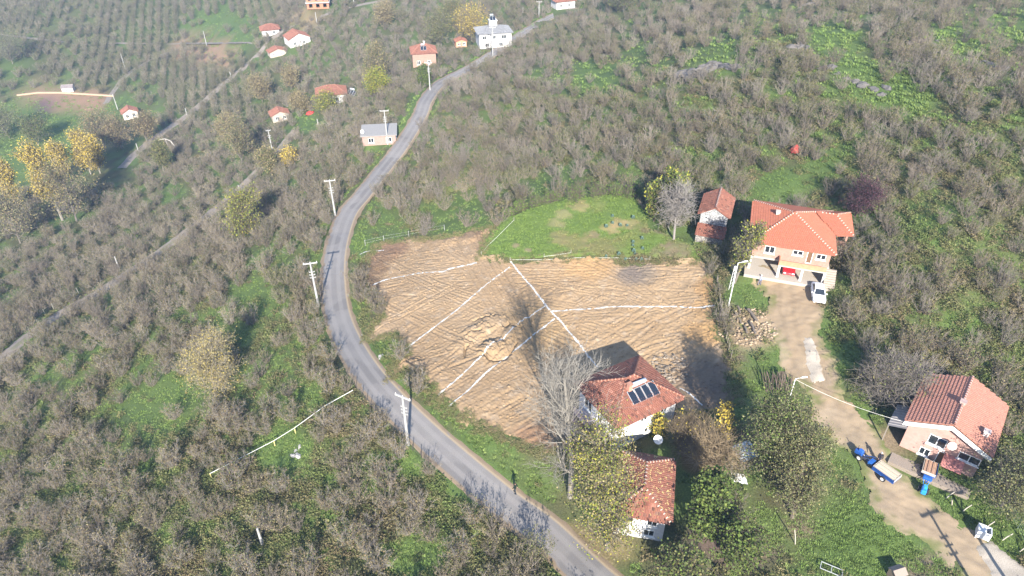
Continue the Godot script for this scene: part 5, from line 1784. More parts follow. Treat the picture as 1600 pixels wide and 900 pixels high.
func street_lamp(label: String, g: Vector3, h: float, turn: float):
	var t := thing("street_lamp", label, "lamp post", g, turn, "street lamps by the dirt track")
	var s := Soup.new()
	s.tone = Color(0.68, 0.69, 0.70)
	s.tube(Vector3(0, -0.4, 0), Vector3(0, h, 0), 0.085, 0.05, 8)
	s.tube(Vector3(0, h, 0), Vector3(0.7, h + 0.2, 0), 0.035, 0.03, 6)
	part("post", s.mesh(), M.metal, t)
	var l := Soup.new()
	l.tone = Color(0.78, 0.78, 0.78)
	l.chain([Vector3(0.55, h + 0.16, 0), Vector3(0.75, h + 0.24, 0), Vector3(1.1, h + 0.3, 0), Vector3(1.3, h + 0.28, 0)], [0.04, 0.10, 0.11, 0.04], 8)
	part("lamp_head", l.mesh(true), M.plain, t)

func wire(t: Node3D, called: String, a: Vector3, b: Vector3, sag: float, r: float, tone: Color, n := 16) -> MeshInstance3D:
	var s := Soup.new()
	s.tone = tone
	for k in n:
		var u := float(k) / n
		var v := float(k + 1) / n
		s.tube(a.lerp(b, u) - Vector3(0, sag * 4.0 * u * (1.0 - u), 0), a.lerp(b, v) - Vector3(0, sag * 4.0 * v * (1.0 - v), 0), r, r, 4)
	return part(called, s.mesh(), M.plain, t)

func fence(label: String, posts: PackedVector3Array, h: float, tone: Color, r: float, wires: int, wire_tone: Color):
	var t := thing("wire_fence", label, "fence", posts[0])
	for p in posts:
		var s := Soup.new()
		s.tone = tone * rng.randf_range(0.85, 1.1)
		var lean := wander(0.08)
		s.tube(p - posts[0] - Vector3(0, 0.3, 0), p - posts[0] + Vector3(lean.x, h * rng.randf_range(0.92, 1.05), lean.z), r, r * 0.9, 5, true)
		part("post", s.mesh(), M.concrete, t)
	for w in wires:
		var s := Soup.new()
		s.tone = wire_tone
		var y := h * (w + 1.0) / (wires + 0.3)
		for k in posts.size() - 1: s.tube(posts[k] - posts[0] + Vector3(0, y, 0), posts[k + 1] - posts[0] + Vector3(0, y - 0.02, 0), 0.009, 0.009, 3)
		part("wire", s.mesh(), M.plain, t)

func post_line(px: Array) -> PackedVector3Array:
	return gps(px)

func spaced(px: Array, step: float) -> PackedVector3Array:
	var l := smooth_line(gps(px), step)
	for k in l.size(): l[k].y = ht(l[k].x, l[k].z)
	return l

func build_poles():
	# along the lane; turn set so that the arms lie across the line
	for q in [[638, 695, 619, -0.5, "power pole at the lane's edge opposite the cleared plot"], [498, 479, 410, 0.25, "power pole on the outside of the lane's bend"], [524, 337, 281, 0.2, "power pole just above the lane's bend"], [606, 226, 172, 0.1, "power pole in front of the flat roofed brick house"], [672, 141, 97, 0.0, "power pole beside the small dark green tree"], [770, 90, 42, 0.0, "power pole in front of the grey roofed white house"], [842, 26, 2, 0.0, "power pole at the lane's far end"]]:
		var g := gp(q[0], q[1])
		power_pole(q[4], g, rise(g, q[0], q[2]), q[3])
	for q in [[426, 237, 203, "low power pole where the gravel path ends"], [196, 108, 84, "leaning pale pole at the cart track's head"], [184, 171, 147, "pale pole on the valley meadow"], [323, 71, 48, "pale pole beside the green field"], [495, 35, 19, "pale pole by the orange brick block"], [553, 6, -12, "pale pole at the far gravel lane"], [375, 301, 289, "short pale pole at the gravel path's bend"], [216, 235, 224, "short pale pole above the yellow poplars"], [292, 179, 169, "short pale pole by the gravel lane"], [361, 121, 112, "short pale pole along the upper gravel lane"], [186, 419, 401, "bare white post above the gravel path"], [410, 850, 826, "bare white post standing in the hazel orchard"], [497, 195, 186, "short white post by the orchard hedge"], [817, 20, 12, "short pale post beside the lane's end"]]:
		var g := gp(q[0], q[1])
		power_pole(q[3], g, rise(g, q[0], q[2]), 0.3, 1.4 if q[0] == 426 else 0.0, 2 if q[0] == 426 else 0, "smaller poles and posts")
	var g := gp(1138, 479)
	street_lamp("white street lamp between the cleared plot and the half bare tree", g, rise(g, 1149, 411), 0.0)
	g = gp(1224, 652)
	street_lamp("white street lamp behind the dark olive tree", g, rise(g, 1231, 592), 0.0)
	var lamp := g + Vector3(0.05, rise(g, 1231, 592) - 0.1, 0)
	var w := thing("service_cable", "pale cable sagging across the dirt track to the pink house", "cable", lamp)
	wire(w, "strand", Vector3.ZERO, Vector3(42.3, 10.7, -54.3) - lamp, 0.5, 0.02, Color(0.6, 0.58, 0.53))
	# two poles beyond the edge of the picture whose shadows fall across the track
	for q in [[1462, 822], [1490, 782]]:
		var tip := gp(q[0], q[1])
		var b := tip + Vector3(1.25, 0, 13.7)
		b.y = ht(b.x, b.z)
		power_pole("power pole below the concrete end of the dirt track", b, 9.2, 0.4)
	# small lattice mast by the first lamp
	g = gp(1141, 452)
	var t := thing("lattice_mast", "short white lattice mast with a round box behind the street lamp", "mast", g)
	for x in [-0.22, 0.22]:
		var s := Soup.new()
		s.tone = Color(0.74, 0.74, 0.74)
		s.tube(Vector3(x, -0.3, 0), Vector3(x * 0.5, 3.6, 0), 0.03, 0.03, 5)
		part("leg", s.mesh(), M.metal, t)
	for k in 6:
		var s := Soup.new()
		s.tone = Color(0.74, 0.74, 0.74)
		s.tube(Vector3(-0.2 + k * 0.012, 0.3 + k * 0.55, 0), Vector3(0.2 - k * 0.012, 0.8 + k * 0.55, 0), 0.015, 0.015, 4)
		part("brace", s.mesh(), M.metal, t)
	var bx := Soup.new()
	bx.tone = Color(0.78, 0.78, 0.78)
	bx.chain([Vector3(0, 3.3, 0.1), Vector3(0, 3.5, 0.1), Vector3(0, 3.9, 0.1), Vector3(0, 4.1, 0.1)], [0.08, 0.2, 0.2, 0.08], 10)
	part("meter_box", bx.mesh(true), M.plain, t)

func build_fences():
	rng.seed = 66
	fence("pale post fence along the gravel path", post_line([5, 540, 21, 531, 35, 520, 45, 510, 57, 502, 71, 492, 84, 483, 97, 475, 123, 458]), 1.5, Color(0.6, 0.57, 0.5), 0.07, 3, Color(0.3, 0.3, 0.28))
	fence("white concrete post fence along the plot's upper edge", post_line([571, 384, 600, 377, 639, 370, 661, 366, 695, 360]), 1.3, Color(0.50, 0.50, 0.48), 0.05, 2, Color(0.5, 0.5, 0.48))
	fence("dark wire fence along the lane's lower edge", spaced([556, 606, 580, 636, 604, 662, 628, 690, 645, 704, 670, 726], 2.4), 1.2, Color(0.10, 0.09, 0.08), 0.05, 4, Color(0.12, 0.11, 0.10))
	fence("grey stick fence along the cleared plot's right edge", spaced([1120, 440, 1124, 470, 1128, 500, 1134, 530, 1142, 560], 1.6), 1.3, Color(0.36, 0.31, 0.25), 0.06, 2, Color(0.3, 0.26, 0.2))
	fence("green wire fence on dark posts below the pink house", spaced([1550, 770, 1575, 800, 1600, 850], 2.0), 1.3, Color(0.12, 0.16, 0.12), 0.04, 4, Color(0.22, 0.3, 0.24))
	# white pipe on short posts below the lane
	var l := gps([331, 748, 372, 727, 430, 697, 462, 677, 510, 642, 553, 618])
	var t := thing("water_pipe", "long white pipe carried on short posts below the lane", "pipe", l[0])
	for k in l.size() - 1:
		var s := Soup.new()
		s.tone = Color(0.72, 0.71, 0.68)
		s.tube(l[k] - l[0] + Vector3(0, 1.0, 0), l[k + 1] - l[0] + Vector3(0, 1.0, 0), 0.034, 0.034, 6)
		part("pipe_length", s.mesh(), M.plain, t)
		s = Soup.new()
		s.tone = Color(0.60, 0.50, 0.22)
		s.tube(l[k] - l[0] - Vector3(0, 0.3, 0), l[k] - l[0] + Vector3(0, 1.02, 0), 0.06, 0.06, 5, true)
		part("support", s.mesh(), M.plain, t)
	# white boundary strings of the lawn
	for q in [[[797, 407, 850, 407, 900, 404, 960, 404, 1015, 406], "white string stretched along the lawn's lower edge"], [[803, 345, 790, 358, 776, 372, 762, 385, 752, 398], "white string stretched along the lawn's bank"], [[850, 402, 873, 399, 892, 396], "white stick lying on the lawn beside its lower edge"]]:
		var p := gps(q[0])
		var o := thing("boundary_string", q[1], "string", p[0])
		var s := Soup.new()
		s.tone = Color(0.74, 0.73, 0.68)
		for k in p.size() - 1: s.tube(p[k] - p[0] + Vector3(0, 0.16, 0), p[k + 1] - p[0] + Vector3(0, 0.14, 0), 0.02, 0.02, 4)
		part("string", s.mesh(), M.plain, o)
		for k in [0, p.size() - 1]:
			s = Soup.new()
			s.tone = Color(0.7, 0.66, 0.58)
			s.tube(p[k] - p[0] - Vector3(0, 0.2, 0), p[k] - p[0] + Vector3(0, 0.7, 0), 0.04, 0.03, 5, true)
			part("peg", s.mesh(), M.timber, o)
	# pale stakes along the track
	for q in [[1477, 779, 0.5, "leaning pale stake next to the second blue tractor's lawn"], [1488, 789, -0.4, "pale stake leaning towards the house in front of its neighbour"], [1503, 799, 0.55, "pale stake alone between the leaning pair and the metal bin"], [1539, 825, 0.5, "pale stake standing behind the grey metal bin"], [1565, 844, 0.6, "pale stake past the grey metal bin"], [1592, 862, 0.5, "last pale stake of the row along the concrete"], [1229, 790, 0.1, "short white stake on the grass below the olive tree"], [1243, 850, -0.25, "tall leaning white post on the worn grass"]]:
		var g := gp(q[0], q[1])
		var o := thing("wooden_stake", q[3], "stake", g, 0.0, "stakes along the dirt track")
		var s := Soup.new()
		s.tone = Color(0.66, 0.60, 0.50)
		var h := 1.1 if q[0] != 1243 else 2.4
		s.chain([Vector3(0, -0.2, 0), Vector3(q[2] * h * 0.5, h * 0.5, 0), Vector3(q[2] * h, h * 0.93, 0), Vector3(q[2] * h * 1.05, h, 0)], [0.06, 0.06, 0.055, 0.01], 5)
		part("shaft", s.mesh(), M.timber, o)

func build_rocks():
	var kinds := []
	for k in 5: kinds.append(rock_mesh(20 + k, 1.0, 0.95, 3))
	rng.seed = 8
	for group in [[[1068, 115, 2.6], [1084, 112, 2.2], [1078, 121, 1.6], [1100, 118, 1.4], [1112, 106, 2.6], [1122, 101, 2.2], [1136, 104, 2.0], [1105, 112, 1.6], [1148, 106, 1.4]], [[1238, 74, 1.2], [1250, 72, 1.4], [1262, 74, 1.0], [1290, 108, 1.2], [1300, 106, 1.0], [1310, 114, 1.1], [1325, 122, 1.3], [1338, 128, 1.2], [1350, 133, 1.4], [1365, 138, 1.0], [1378, 148, 1.0], [1384, 137, 0.9]], [[1420, 70, 0.9], [1432, 66, 1.2], [1446, 68, 1.3], [1458, 72, 0.9], [1438, 76, 0.8], [1466, 64, 0.7]], [[1258, 8, 0.9], [1268, 6, 1.1], [1277, 8, 0.9], [1250, 12, 0.7]], [[1545, 100, 1.1], [1556, 106, 1.5], [1568, 107, 1.2]], [[458, 712, 0.5], [466, 712, 0.4], [463, 703, 0.35], [468, 698, 0.3]], [[595, 558, 0.45], [566, 524, 0.3]]]:
		for q in group:
			var g := gp(q[0], q[1])
			var s: float = q[2] * 0.8
			var names_ := {1068: "ridge outcrop on the hill's crest", 1238: "long rock ledge along the hill's grassy strip", 1420: "scattered pale rocks by the upper clearing", 1258: "pale rocks at the hill's far crest", 1545: "grey boulders among the far bushes", 458: "white stones below the pipe", 595: "boulders on the verge below the plot"}
			var o := part("rock", kinds[rng.randi() % 5], M.stone_tone if q[0] > 900 else M.pale_stone, self, g - Vector3(0, s * rng.randf_range(0.1, 0.4), 0), rng.randf() * TAU)
			o.scale = Vector3(s * rng.randf_range(0.9, 1.8), s * rng.randf_range(0.5, 1.0), s * rng.randf_range(0.6, 1.2))
			var where: String = names_[int(group[0][0])]
			meta(o, "grey weathered rock of the " + where, "rock", where)

func build_small_things():
	rng.seed = 12
	# kale plants on the lawn
	var s := Soup.new()
	for k in 26:
		var a := k * 2.4
		var y := 0.15 + 0.5 * k / 26.0
		var d := Vector3(cos(a), 0.55, sin(a)).normalized()
		var x := d.cross(Vector3.UP).normalized()
		s.tone = Color(0.15, 0.235, 0.19) * rng.randf_range(0.75, 1.3)
		var p := Vector3(0, y, 0)
		var l := 0.38 - 0.2 * k / 26.0
		s.quad(p, p + d * l * 0.6 + x * 0.13, p + d * l + Vector3(0, -0.06, 0), p + d * l * 0.6 - x * 0.13)
	var leaves := s.mesh()
	s = Soup.new()
	s.tone = Color(0.2, 0.22, 0.12)
	s.tube(Vector3(0, -0.1, 0), Vector3(0, 0.6, 0), 0.03, 0.02, 5)
	var stem := s.mesh()
	var first: Node3D = null
	for q in [957, 340, 989, 343, 957, 351, 969, 355, 980, 355, 947, 357, 1003, 375, 989, 381, 989, 386, 1004, 391, 990, 395, 992, 399, 947, 403, 967, 400, 977, 408, 993, 408, 1002, 408].size() / 2:
		var list := [957, 340, 989, 343, 957, 351, 969, 355, 980, 355, 947, 357, 1003, 375, 989, 381, 989, 386, 1004, 391, 990, 395, 992, 399, 947, 403, 967, 400, 977, 408, 993, 408, 1002, 408]
		var g := gp(list[q * 2], list[q * 2 + 1])
		var t: Node3D
		if first == null:
			t = thing("kale_plant", "", "plant")
			part("stem", stem, M.plain, t)
			part("leaves", leaves, M.leaf, t)
			first = t
		else:
			t = first.duplicate()
			t.name = numbered("kale_plant")
			add_child(t)
		t.position = g
		t.rotation.y = rng.randf() * TAU
		t.scale = Vector3.ONE * rng.randf_range(0.8, 1.2)
		meta(t, "blue green kale plant on the lawn's worn " + ("bare patch" if list[q * 2 + 1] < 360 else "lower end"), "plant", "kale plants on the lawn's " + ("bare patch" if list[q * 2 + 1] < 360 else "lower end"))
	# logs beside the plot
	for q in [[1168, 487, 1183, 505, 0.20, "long grey log lying on the rubble by the street lamp"], [1172, 508, 1180, 524, 0.17, "dark grey log beside the long one"], [1152, 482, 1156, 490, 0.14, "short brown log nearest the street lamp"], [1145, 488, 1151, 494, 0.13, "reddish log end below the street lamp"], [1154, 500, 1158, 508, 0.13, "slim leaning log among yellow leaves"], [1163, 514, 1167, 523, 0.15, "stubby log among the rubble's pale stones"]]:
		var a := gp(q[0], q[1])
		var b := gp(q[2], q[3])
		var t := thing("log", q[5], "log", a, 0.0, "logs by the cleared plot")
		s = Soup.new()
		s.tone = Color(0.24, 0.20, 0.165)
		var d := b - a
		s.chain([Vector3(0, q[4] + 0.25, 0), d * 0.35 + Vector3(0.05, q[4] + 0.24, 0.03), d * 0.7 + Vector3(-0.04, q[4] + 0.2, 0), d + Vector3(0, q[4] + 0.16, 0)], [q[4], q[4] * 0.95, q[4] * 0.9, q[4] * 0.82], 8)
		part("trunk_length", s.mesh(), M.bark, t)
	for q in [[1164, 510, 3.4, 260, Color(0.44, 0.33, 0.22), "heap of pale broken stones and tiles under the logs"], [1040, 578, 3.0, 200, Color(0.36, 0.29, 0.22), "heap of broken boards and stones behind the white house"], [1195, 517, 1.6, 60, Color(0.48, 0.37, 0.26), "small scatter of pale stones at the dirt track's edge"]]:
		var g := gp(q[0], q[1])
		var t := thing("rubble_heap", q[5], "rubble", g)
		var list := []
		for k in q[3]:
			var p := Vector2.from_angle(rng.randf() * TAU) * sqrt(rng.randf()) * float(q[2])
			var y := ht(g.x + p.x, g.z + p.y) - g.y + 0.35 * (1.0 - p.length() / float(q[2])) * rng.randf()
			var z := rng.randf_range(0.06, 0.24)
			list.append([Transform3D(Basis.from_euler(Vector3(rng.randf(), rng.randf() * 6.0, rng.randf())).scaled(Vector3(z, z * 0.6, z * 0.8)), Vector3(p.x, y + z * 0.3, p.y)), (q[4] as Color) * rng.randf_range(0.55, 1.35)])
		scatter("stones", rock_mesh(3, 1.0, 0.5, 1), M.stone, list, t)
		if q[0] == 1040:
			for k in 22:
				var p := Vector2.from_angle(rng.randf() * TAU) * sqrt(rng.randf()) * 2.4
				var b := Soup.new()
				b.tone = Color(0.36, 0.29, 0.22) * rng.randf_range(0.6, 1.4)
				b.box(Vector3(-0.7, 0, -0.05), Vector3(0.7, 0.06, 0.05), Transform3D(Basis.from_euler(Vector3(0, rng.randf() * 6.0, rng.randf_range(-0.5, 0.5))), Vector3(p.x, ht(g.x + p.x, g.z + p.y) - g.y + 0.3, p.y)))
				part("board", b.mesh(), M.timber, t)
	# stack of branches behind the olive tree
	var g := gp(1212, 606)
	var t := thing("firewood_stack", "stack of dark branches leaning behind the olive tree's lamp", "firewood", g)
	for k in 34:
		var x := rng.randf_range(-1.6, 1.6)
		s = Soup.new()
		s.tone = Color(0.19, 0.145, 0.11) * rng.randf_range(0.6, 1.5)
		s.tube(Vector3(x, 0.1 + rng.randf() * 0.6, 1.0), Vector3(x + rng.randf_range(-0.5, 0.9), 0.9 + rng.randf() * 0.8, -1.2), 0.06, 0.04, 5, true)
		part("branch", s.mesh(), M.bark, t)
	# grey metal bin on the verge
	g = gp(1533, 838)
	t = thing("metal_bin", "pale grey open metal bin on the green verge", "bin", g, -0.5)
	s = Soup.new()
	s.tone = Color(0.56, 0.58, 0.60)
	for q in [[-0.6, -0.5, 0.6, -0.42], [-0.6, 0.42, 0.6, 0.5], [-0.6, -0.418, -0.52, 0.418], [0.52, -0.418, 0.6, 0.418]]: s.box(Vector3(q[0], 0.18, q[1]), Vector3(q[2], 1.15, q[3]))
	s.box(Vector3(-0.518, 0.18, -0.418), Vector3(0.518, 0.26, 0.418))
	part("body", s.mesh(), M.metal, t)
	s = Soup.new()
	s.tone = Color(0.62, 0.64, 0.66)
	s.box(Vector3(-0.62, 1.155, -0.52), Vector3(0.1, 1.2, 0.52))
	part("lid", s.mesh(), M.metal, t)
	for x in [-0.52, 0.52]:
		for z in [-0.4, 0.4]:
			s = Soup.new()
			s.tone = Color(0.7, 0.7, 0.7)
			s.tube(Vector3(x, -0.1, z), Vector3(x, 0.2, z), 0.06, 0.06, 6, true)
			part("leg", s.mesh(), M.metal, t)
	# white sheet, dish and hut under the olive tree
	g = gp(1152, 748)
	t = thing("plastic_sheet", "crumpled white plastic sheet lying at the olive tree's foot", "sheet", g)
	var pos := PackedVector3Array()
	var col := PackedColorArray()
	var idx := PackedInt32Array()
	for j in 9:
		for i in 11:
			var p := Vector3((i - 5) * 0.17, 0, (j - 4) * 0.17 + (i - 5) * 0.08)
			p.y = 0.2 + noise_b.get_noise_2d(i * 40.0, j * 40.0) * 0.25 + ht(g.x + p.x, g.z + p.z) - g.y
			pos.append(p)
			col.append(Color(0.8, 0.8, 0.8))
			if i > 0 and j > 0: idx.append_array([(j - 1) * 11 + i - 1, (j - 1) * 11 + i, j * 11 + i, (j - 1) * 11 + i - 1, j * 11 + i, j * 11 + i - 1])
	part("sheet", grid_mesh(pos, col, idx), M.plain, t)
	g = gp(1027, 695)
	t = thing("satellite_dish", "round white satellite dish standing in the white house's yard", "satellite dish", g)
	dish(t, Vector3(0, 0.9, 0), 0.55, Vector3(-0.2, 0.8, 0.8), Color(0.8, 0.8, 0.8))
	g = gp(1160, 722)
	t = thing("shed", "small shed with a pale blue sheet roof under the olive tree", "shed", g, 0.4)
	s = Soup.new()
	s.tone = Color(0.32, 0.28, 0.24)
	s.box(Vector3(-1.1, -0.3, -0.9), Vector3(1.1, 1.7, 0.9))
	part("wall", s.mesh(), M.timber, t)
	s = Soup.new()
	for k in 12:
		s.tone = Color(0.42, 0.50, 0.56) * (0.85 + 0.3 * fposmod(k * 0.618, 1.0))
		var x := -1.3 + k * 0.217
		s.quad(Vector3(x, 1.95, -1.1), Vector3(x + 0.11, 2.02, -1.1), Vector3(x + 0.11, 1.77, 1.1), Vector3(x, 1.70, 1.1))
		s.quad(Vector3(x + 0.11, 2.02, -1.1), Vector3(x + 0.217, 1.95, -1.1), Vector3(x + 0.217, 1.70, 1.1), Vector3(x + 0.11, 1.77, 1.1))
	part("roof", s.mesh(), M.metal, t)
	# hive like box and metal frame at the bottom of the meadow
	g = gp(1398, 902)
	t = thing("wooden_box", "weathered wooden box with a pitched lid on the meadow", "box", g, 0.3)
	s = Soup.new()
	s.tone = Color(0.30, 0.24, 0.18)
	s.box(Vector3(-0.6, -0.2, -0.5), Vector3(0.6, 1.0, 0.5))
	part("body", s.mesh(), M.timber, t)
	s = Soup.new()
	s.tone = Color(0.42, 0.34, 0.28)
	s.quad(Vector3(-0.7, 1.0, 0.62), Vector3(0.7, 1.0, 0.62), Vector3(0.7, 1.4, 0), Vector3(-0.7, 1.4, 0))
	s.quad(Vector3(-0.7, 1.4, 0), Vector3(0.7, 1.4, 0), Vector3(0.7, 1.0, -0.62), Vector3(-0.7, 1.0, -0.62))
	for x in [-0.61, 0.61]: s.tri(Vector3(x, 1.0, 0.5), Vector3(x, 1.33, 0), Vector3(x, 1.0, -0.5))
	part("lid", s.mesh(), M.timber, t)
	g = gp(1298, 892)
	t = thing("bed_frame", "grey metal frame lying on the meadow grass", "frame", g, -0.5)
	for q in [[-1.0, -0.4, 1.0, -0.4], [-1.0, 0.4, 1.0, 0.4], [-1.0, -0.4, -1.0, 0.4], [1.0, -0.4, 1.0, 0.4], [0.0, -0.4, 0.0, 0.4]]:
		s = Soup.new()
		s.tone = Color(0.36, 0.37, 0.38)
		s.tube(Vector3(q[0], 0.3, q[1]), Vector3(q[2], 0.3, q[3]), 0.04, 0.04, 5, true)
		part("bar", s.mesh(), M.metal, t)
	# red tarpaulin in the orchard, red cloth by the hillside house
	for q in [[1242, 238, 1.0, "red tarpaulin draped over a heap in the hillside orchard"], [485, 178, 1.8, "red tarpaulin by the hillside house's garden"]]:
		g = gp(q[0], q[1])
		t = thing("tarpaulin", q[3], "tarpaulin", g)
		pos = PackedVector3Array()
		col = PackedColorArray()
		idx = PackedInt32Array()
		for j in 11:
			for i in 11:
				var u := (i - 5) / 5.0
				var v := (j - 5) / 5.0
				pos.append(Vector3(u * q[2] * 0.8, maxf(0.05, (1.3 if q[0] > 900 else 0.9) * (1.0 - maxf(absf(u), absf(v)) ** 2) + noise_b.get_noise_2d(i * 30.0, j * 30.0) * 0.6), v * q[2] * 0.7))
				col.append(Color(0.42, 0.055, 0.045))
				if i > 0 and j > 0: idx.append_array([(j - 1) * 11 + i - 1, (j - 1) * 11 + i, j * 11 + i, (j - 1) * 11 + i - 1, j * 11 + i, j * 11 + i - 1])
		part("cover", grid_mesh(pos, col, idx), M.plain, t)
	# fallen white trunk in the orchard
	g = gp(262, 238)
	t = thing("dead_branch", "bleached white arching dead branch above the gravel path", "branch", g)
	s = Soup.new()
	s.tone = Color(0.62, 0.58, 0.52)
	s.chain([Vector3(-3.5, 2.8, 0), Vector3(-1.8, 4.6, 0), Vector3(0.5, 5.0, 0), Vector3(2.2, 4.2, 0), Vector3(3.4, 2.0, 0.4), Vector3(4.0, -0.2, 0.6)], [0.05, 0.09, 0.12, 0.14, 0.16, 0.18], 6)
	s.tube(Vector3(0.5, 5.0, 0), Vector3(1.2, 2.6, 0.8), 0.08, 0.02, 5)
	s.tube(Vector3(2.2, 4.2, 0), Vector3(1.8, 2.0, -0.6), 0.08, 0.02, 5)
	part("limb", s.mesh(), M.bark, t)
	# low orange bank wall of the valley meadow
	var bank := gps([27, 150, 60, 146, 95, 146, 130, 148, 178, 151])
	t = thing("bank_wall", "low sandy wall along the valley meadow's bare strip", "wall", bank[0])
	s = Soup.new()
	s.tone = Color(0.52, 0.37, 0.25)
	for k in bank.size() - 1:
		s.tube(bank[k] - bank[0] + Vector3(0, 0.2, 0), bank[k + 1] - bank[0] + Vector3(0, 0.2, 0), 0.55, 0.55, 6, true)
	part("bank", s.mesh(), M.stone, t)
	g = gp(98, 145)
	t = thing("farm_hut", "tiny pale hut beside the valley meadow's sandy wall", "hut", g, 0.2)
	four_walls(t, 4.5, 3.0, -0.2, 2.3, Color(0.66, 0.64, 0.62), M.plaster, [[1.5, 0.8, 2.5, 1.7, "window"]], [], [])
	gable(t, 4.5, 3.0, 2.15, 0.8, 0.2, [Color(0.30, 0.26, 0.25), Color(0.34, 0.29, 0.27)], Color(0.4, 0.35, 0.3), true)

# ---------------------------------------------------------------- vehicles and people
func wheel(t: Node3D, p: Vector3, r: float, w: float, tread: Color, hub: Color):
	var s := Soup.new()
	s.tone = tread
	var n := 16
	for k in n:
		for e in [[-0.5, 0.62, -0.5, 0.93], [-0.5, 0.93, -0.32, 1.0], [-0.32, 1.0, 0.32, 1.0], [0.32, 1.0, 0.5, 0.93], [0.5, 0.93, 0.5, 0.62]]:
			var q := []
			for c in [[k, 0], [k + 1, 0], [k + 1, 2], [k, 2]]:
				var a: float = TAU * c[0] / n
				q.append(p + Vector3(e[c[1]] * w, cos(a) * e[c[1] + 1] * r, sin(a) * e[c[1] + 1] * r))
			s.quad(q[0], q[1], q[2], q[3])
	var o := part("wheel", s.mesh(), M.plain, t)
	var h := Soup.new()
	h.tone = hub
	h.tube(p - Vector3(w * 0.42, 0, 0), p + Vector3(w * 0.42, 0, 0), r * 0.62, r * 0.62, 12, true)
	part("rim", h.mesh(), M.metal, o)

func car(label: String, where: Vector3, heading: Vector3, paint: Color):          # nose along -z
	var t := thing("parked_car", label, "car", where, atan2(-heading.x, -heading.z))
	# stations from nose to tail: z, floor, waist height, half width at the waist, half width below
	var st := [[-2.12, 0.42, 0.55, 0.55, 0.60], [-2.05, 0.26, 0.66, 0.74, 0.76], [-1.7, 0.20, 0.76, 0.82, 0.86], [-1.0, 0.19, 0.84, 0.83, 0.88], [-0.75, 0.19, 0.90, 0.83, 0.88], [0.6, 0.19, 0.92, 0.83, 0.88], [1.35, 0.20, 0.93, 0.82, 0.87], [1.85, 0.24, 0.93, 0.78, 0.84], [2.08, 0.34, 0.84, 0.70, 0.76], [2.14, 0.45, 0.70, 0.60, 0.66]]
	var rings := []
	for q in st:
		var m: float = (q[1] + q[2]) * 0.5
		rings.append([Vector3(-q[4] * 0.85, q[1], q[0]), Vector3(-q[4], q[1] + 0.08, q[0]), Vector3(-q[4], m, q[0]), Vector3(-q[3], q[2] - 0.05, q[0]), Vector3(-q[3] * 0.9, q[2], q[0]), Vector3(0, q[2] + 0.035, q[0]), Vector3(q[3] * 0.9, q[2], q[0]), Vector3(q[3], q[2] - 0.05, q[0]), Vector3(q[4], m, q[0]), Vector3(q[4], q[1] + 0.08, q[0]), Vector3(q[4] * 0.85, q[1], q[0])])
	var s := Soup.new()
	s.tone = paint
	for k in rings.size() - 1:
		for i in 10: s.quad(rings[k][i], rings[k + 1][i], rings[k + 1][i + 1], rings[k][i + 1])
	for k in range(1, 10):
		s.tri(rings[0][0], rings[0][k], rings[0][k + 1])
		s.tri(rings[-1][0], rings[-1][k + 1], rings[-1][k])
	part("body", s.mesh(), M.paint, t)
	# cabin: glass house with a painted roof
	var g0 := [Vector3(-0.74, 0.92, -0.95), Vector3(0.74, 0.92, -0.95), Vector3(0.74, 0.95, 1.45), Vector3(-0.74, 0.95, 1.45)]
	var g1 := [Vector3(-0.56, 1.42, -0.25), Vector3(0.56, 1.42, -0.25), Vector3(0.55, 1.42, 0.85), Vector3(-0.55, 1.42, 0.85)]
	for k in 4:
		var gl := Soup.new()
		gl.quad(g0[k], g1[k], g1[(k + 1) % 4], g0[(k + 1) % 4])
		part(["windscreen", "side_window", "rear_window", "side_window"][k], gl.mesh(), M.glass, t)
		var pil := Soup.new()
		pil.tone = paint
		pil.tube(g0[k], g1[k], 0.055, 0.05, 6)
		part("pillar", pil.mesh(), M.paint, t)
	var rf := Soup.new()
	rf.tone = paint
	rf.bevel(Vector3(-0.6, 1.40, -0.32), Vector3(0.6, 1.47, 0.92), 0.05)
	part("roof", rf.mesh(), M.paint, t)
	for x in [-0.78, 0.78]:
		for z in [-1.32, 1.32]: wheel(t, Vector3(x, 0.31, z), 0.31, 0.2, Color(0.025, 0.025, 0.025), Color(0.5, 0.5, 0.5))
		var l := Soup.new()
		l.tone = Color(0.7, 0.72, 0.75)
		l.bevel(Vector3(x * 0.72 - 0.16, 0.56, -2.13), Vector3(x * 0.72 + 0.16, 0.70, -1.98), 0.02)
		part("headlight", l.mesh(), M.metal, t)
		l = Soup.new()
		l.tone = Color(0.35, 0.03, 0.03)
		l.bevel(Vector3(x * 0.75 - 0.14, 0.62, 2.04), Vector3(x * 0.75 + 0.14, 0.80, 2.15), 0.02)
		part("taillight", l.mesh(), M.paint, t)
		l = Soup.new()
		l.tone = paint
		l.bevel(Vector3(x * 1.2 - 0.1, 0.9, -0.72), Vector3(x * 1.2 + 0.1, 1.02, -0.6), 0.03)
		part("mirror", l.mesh(), M.paint, t)

const BLUE := Color(0.02, 0.08, 0.30)

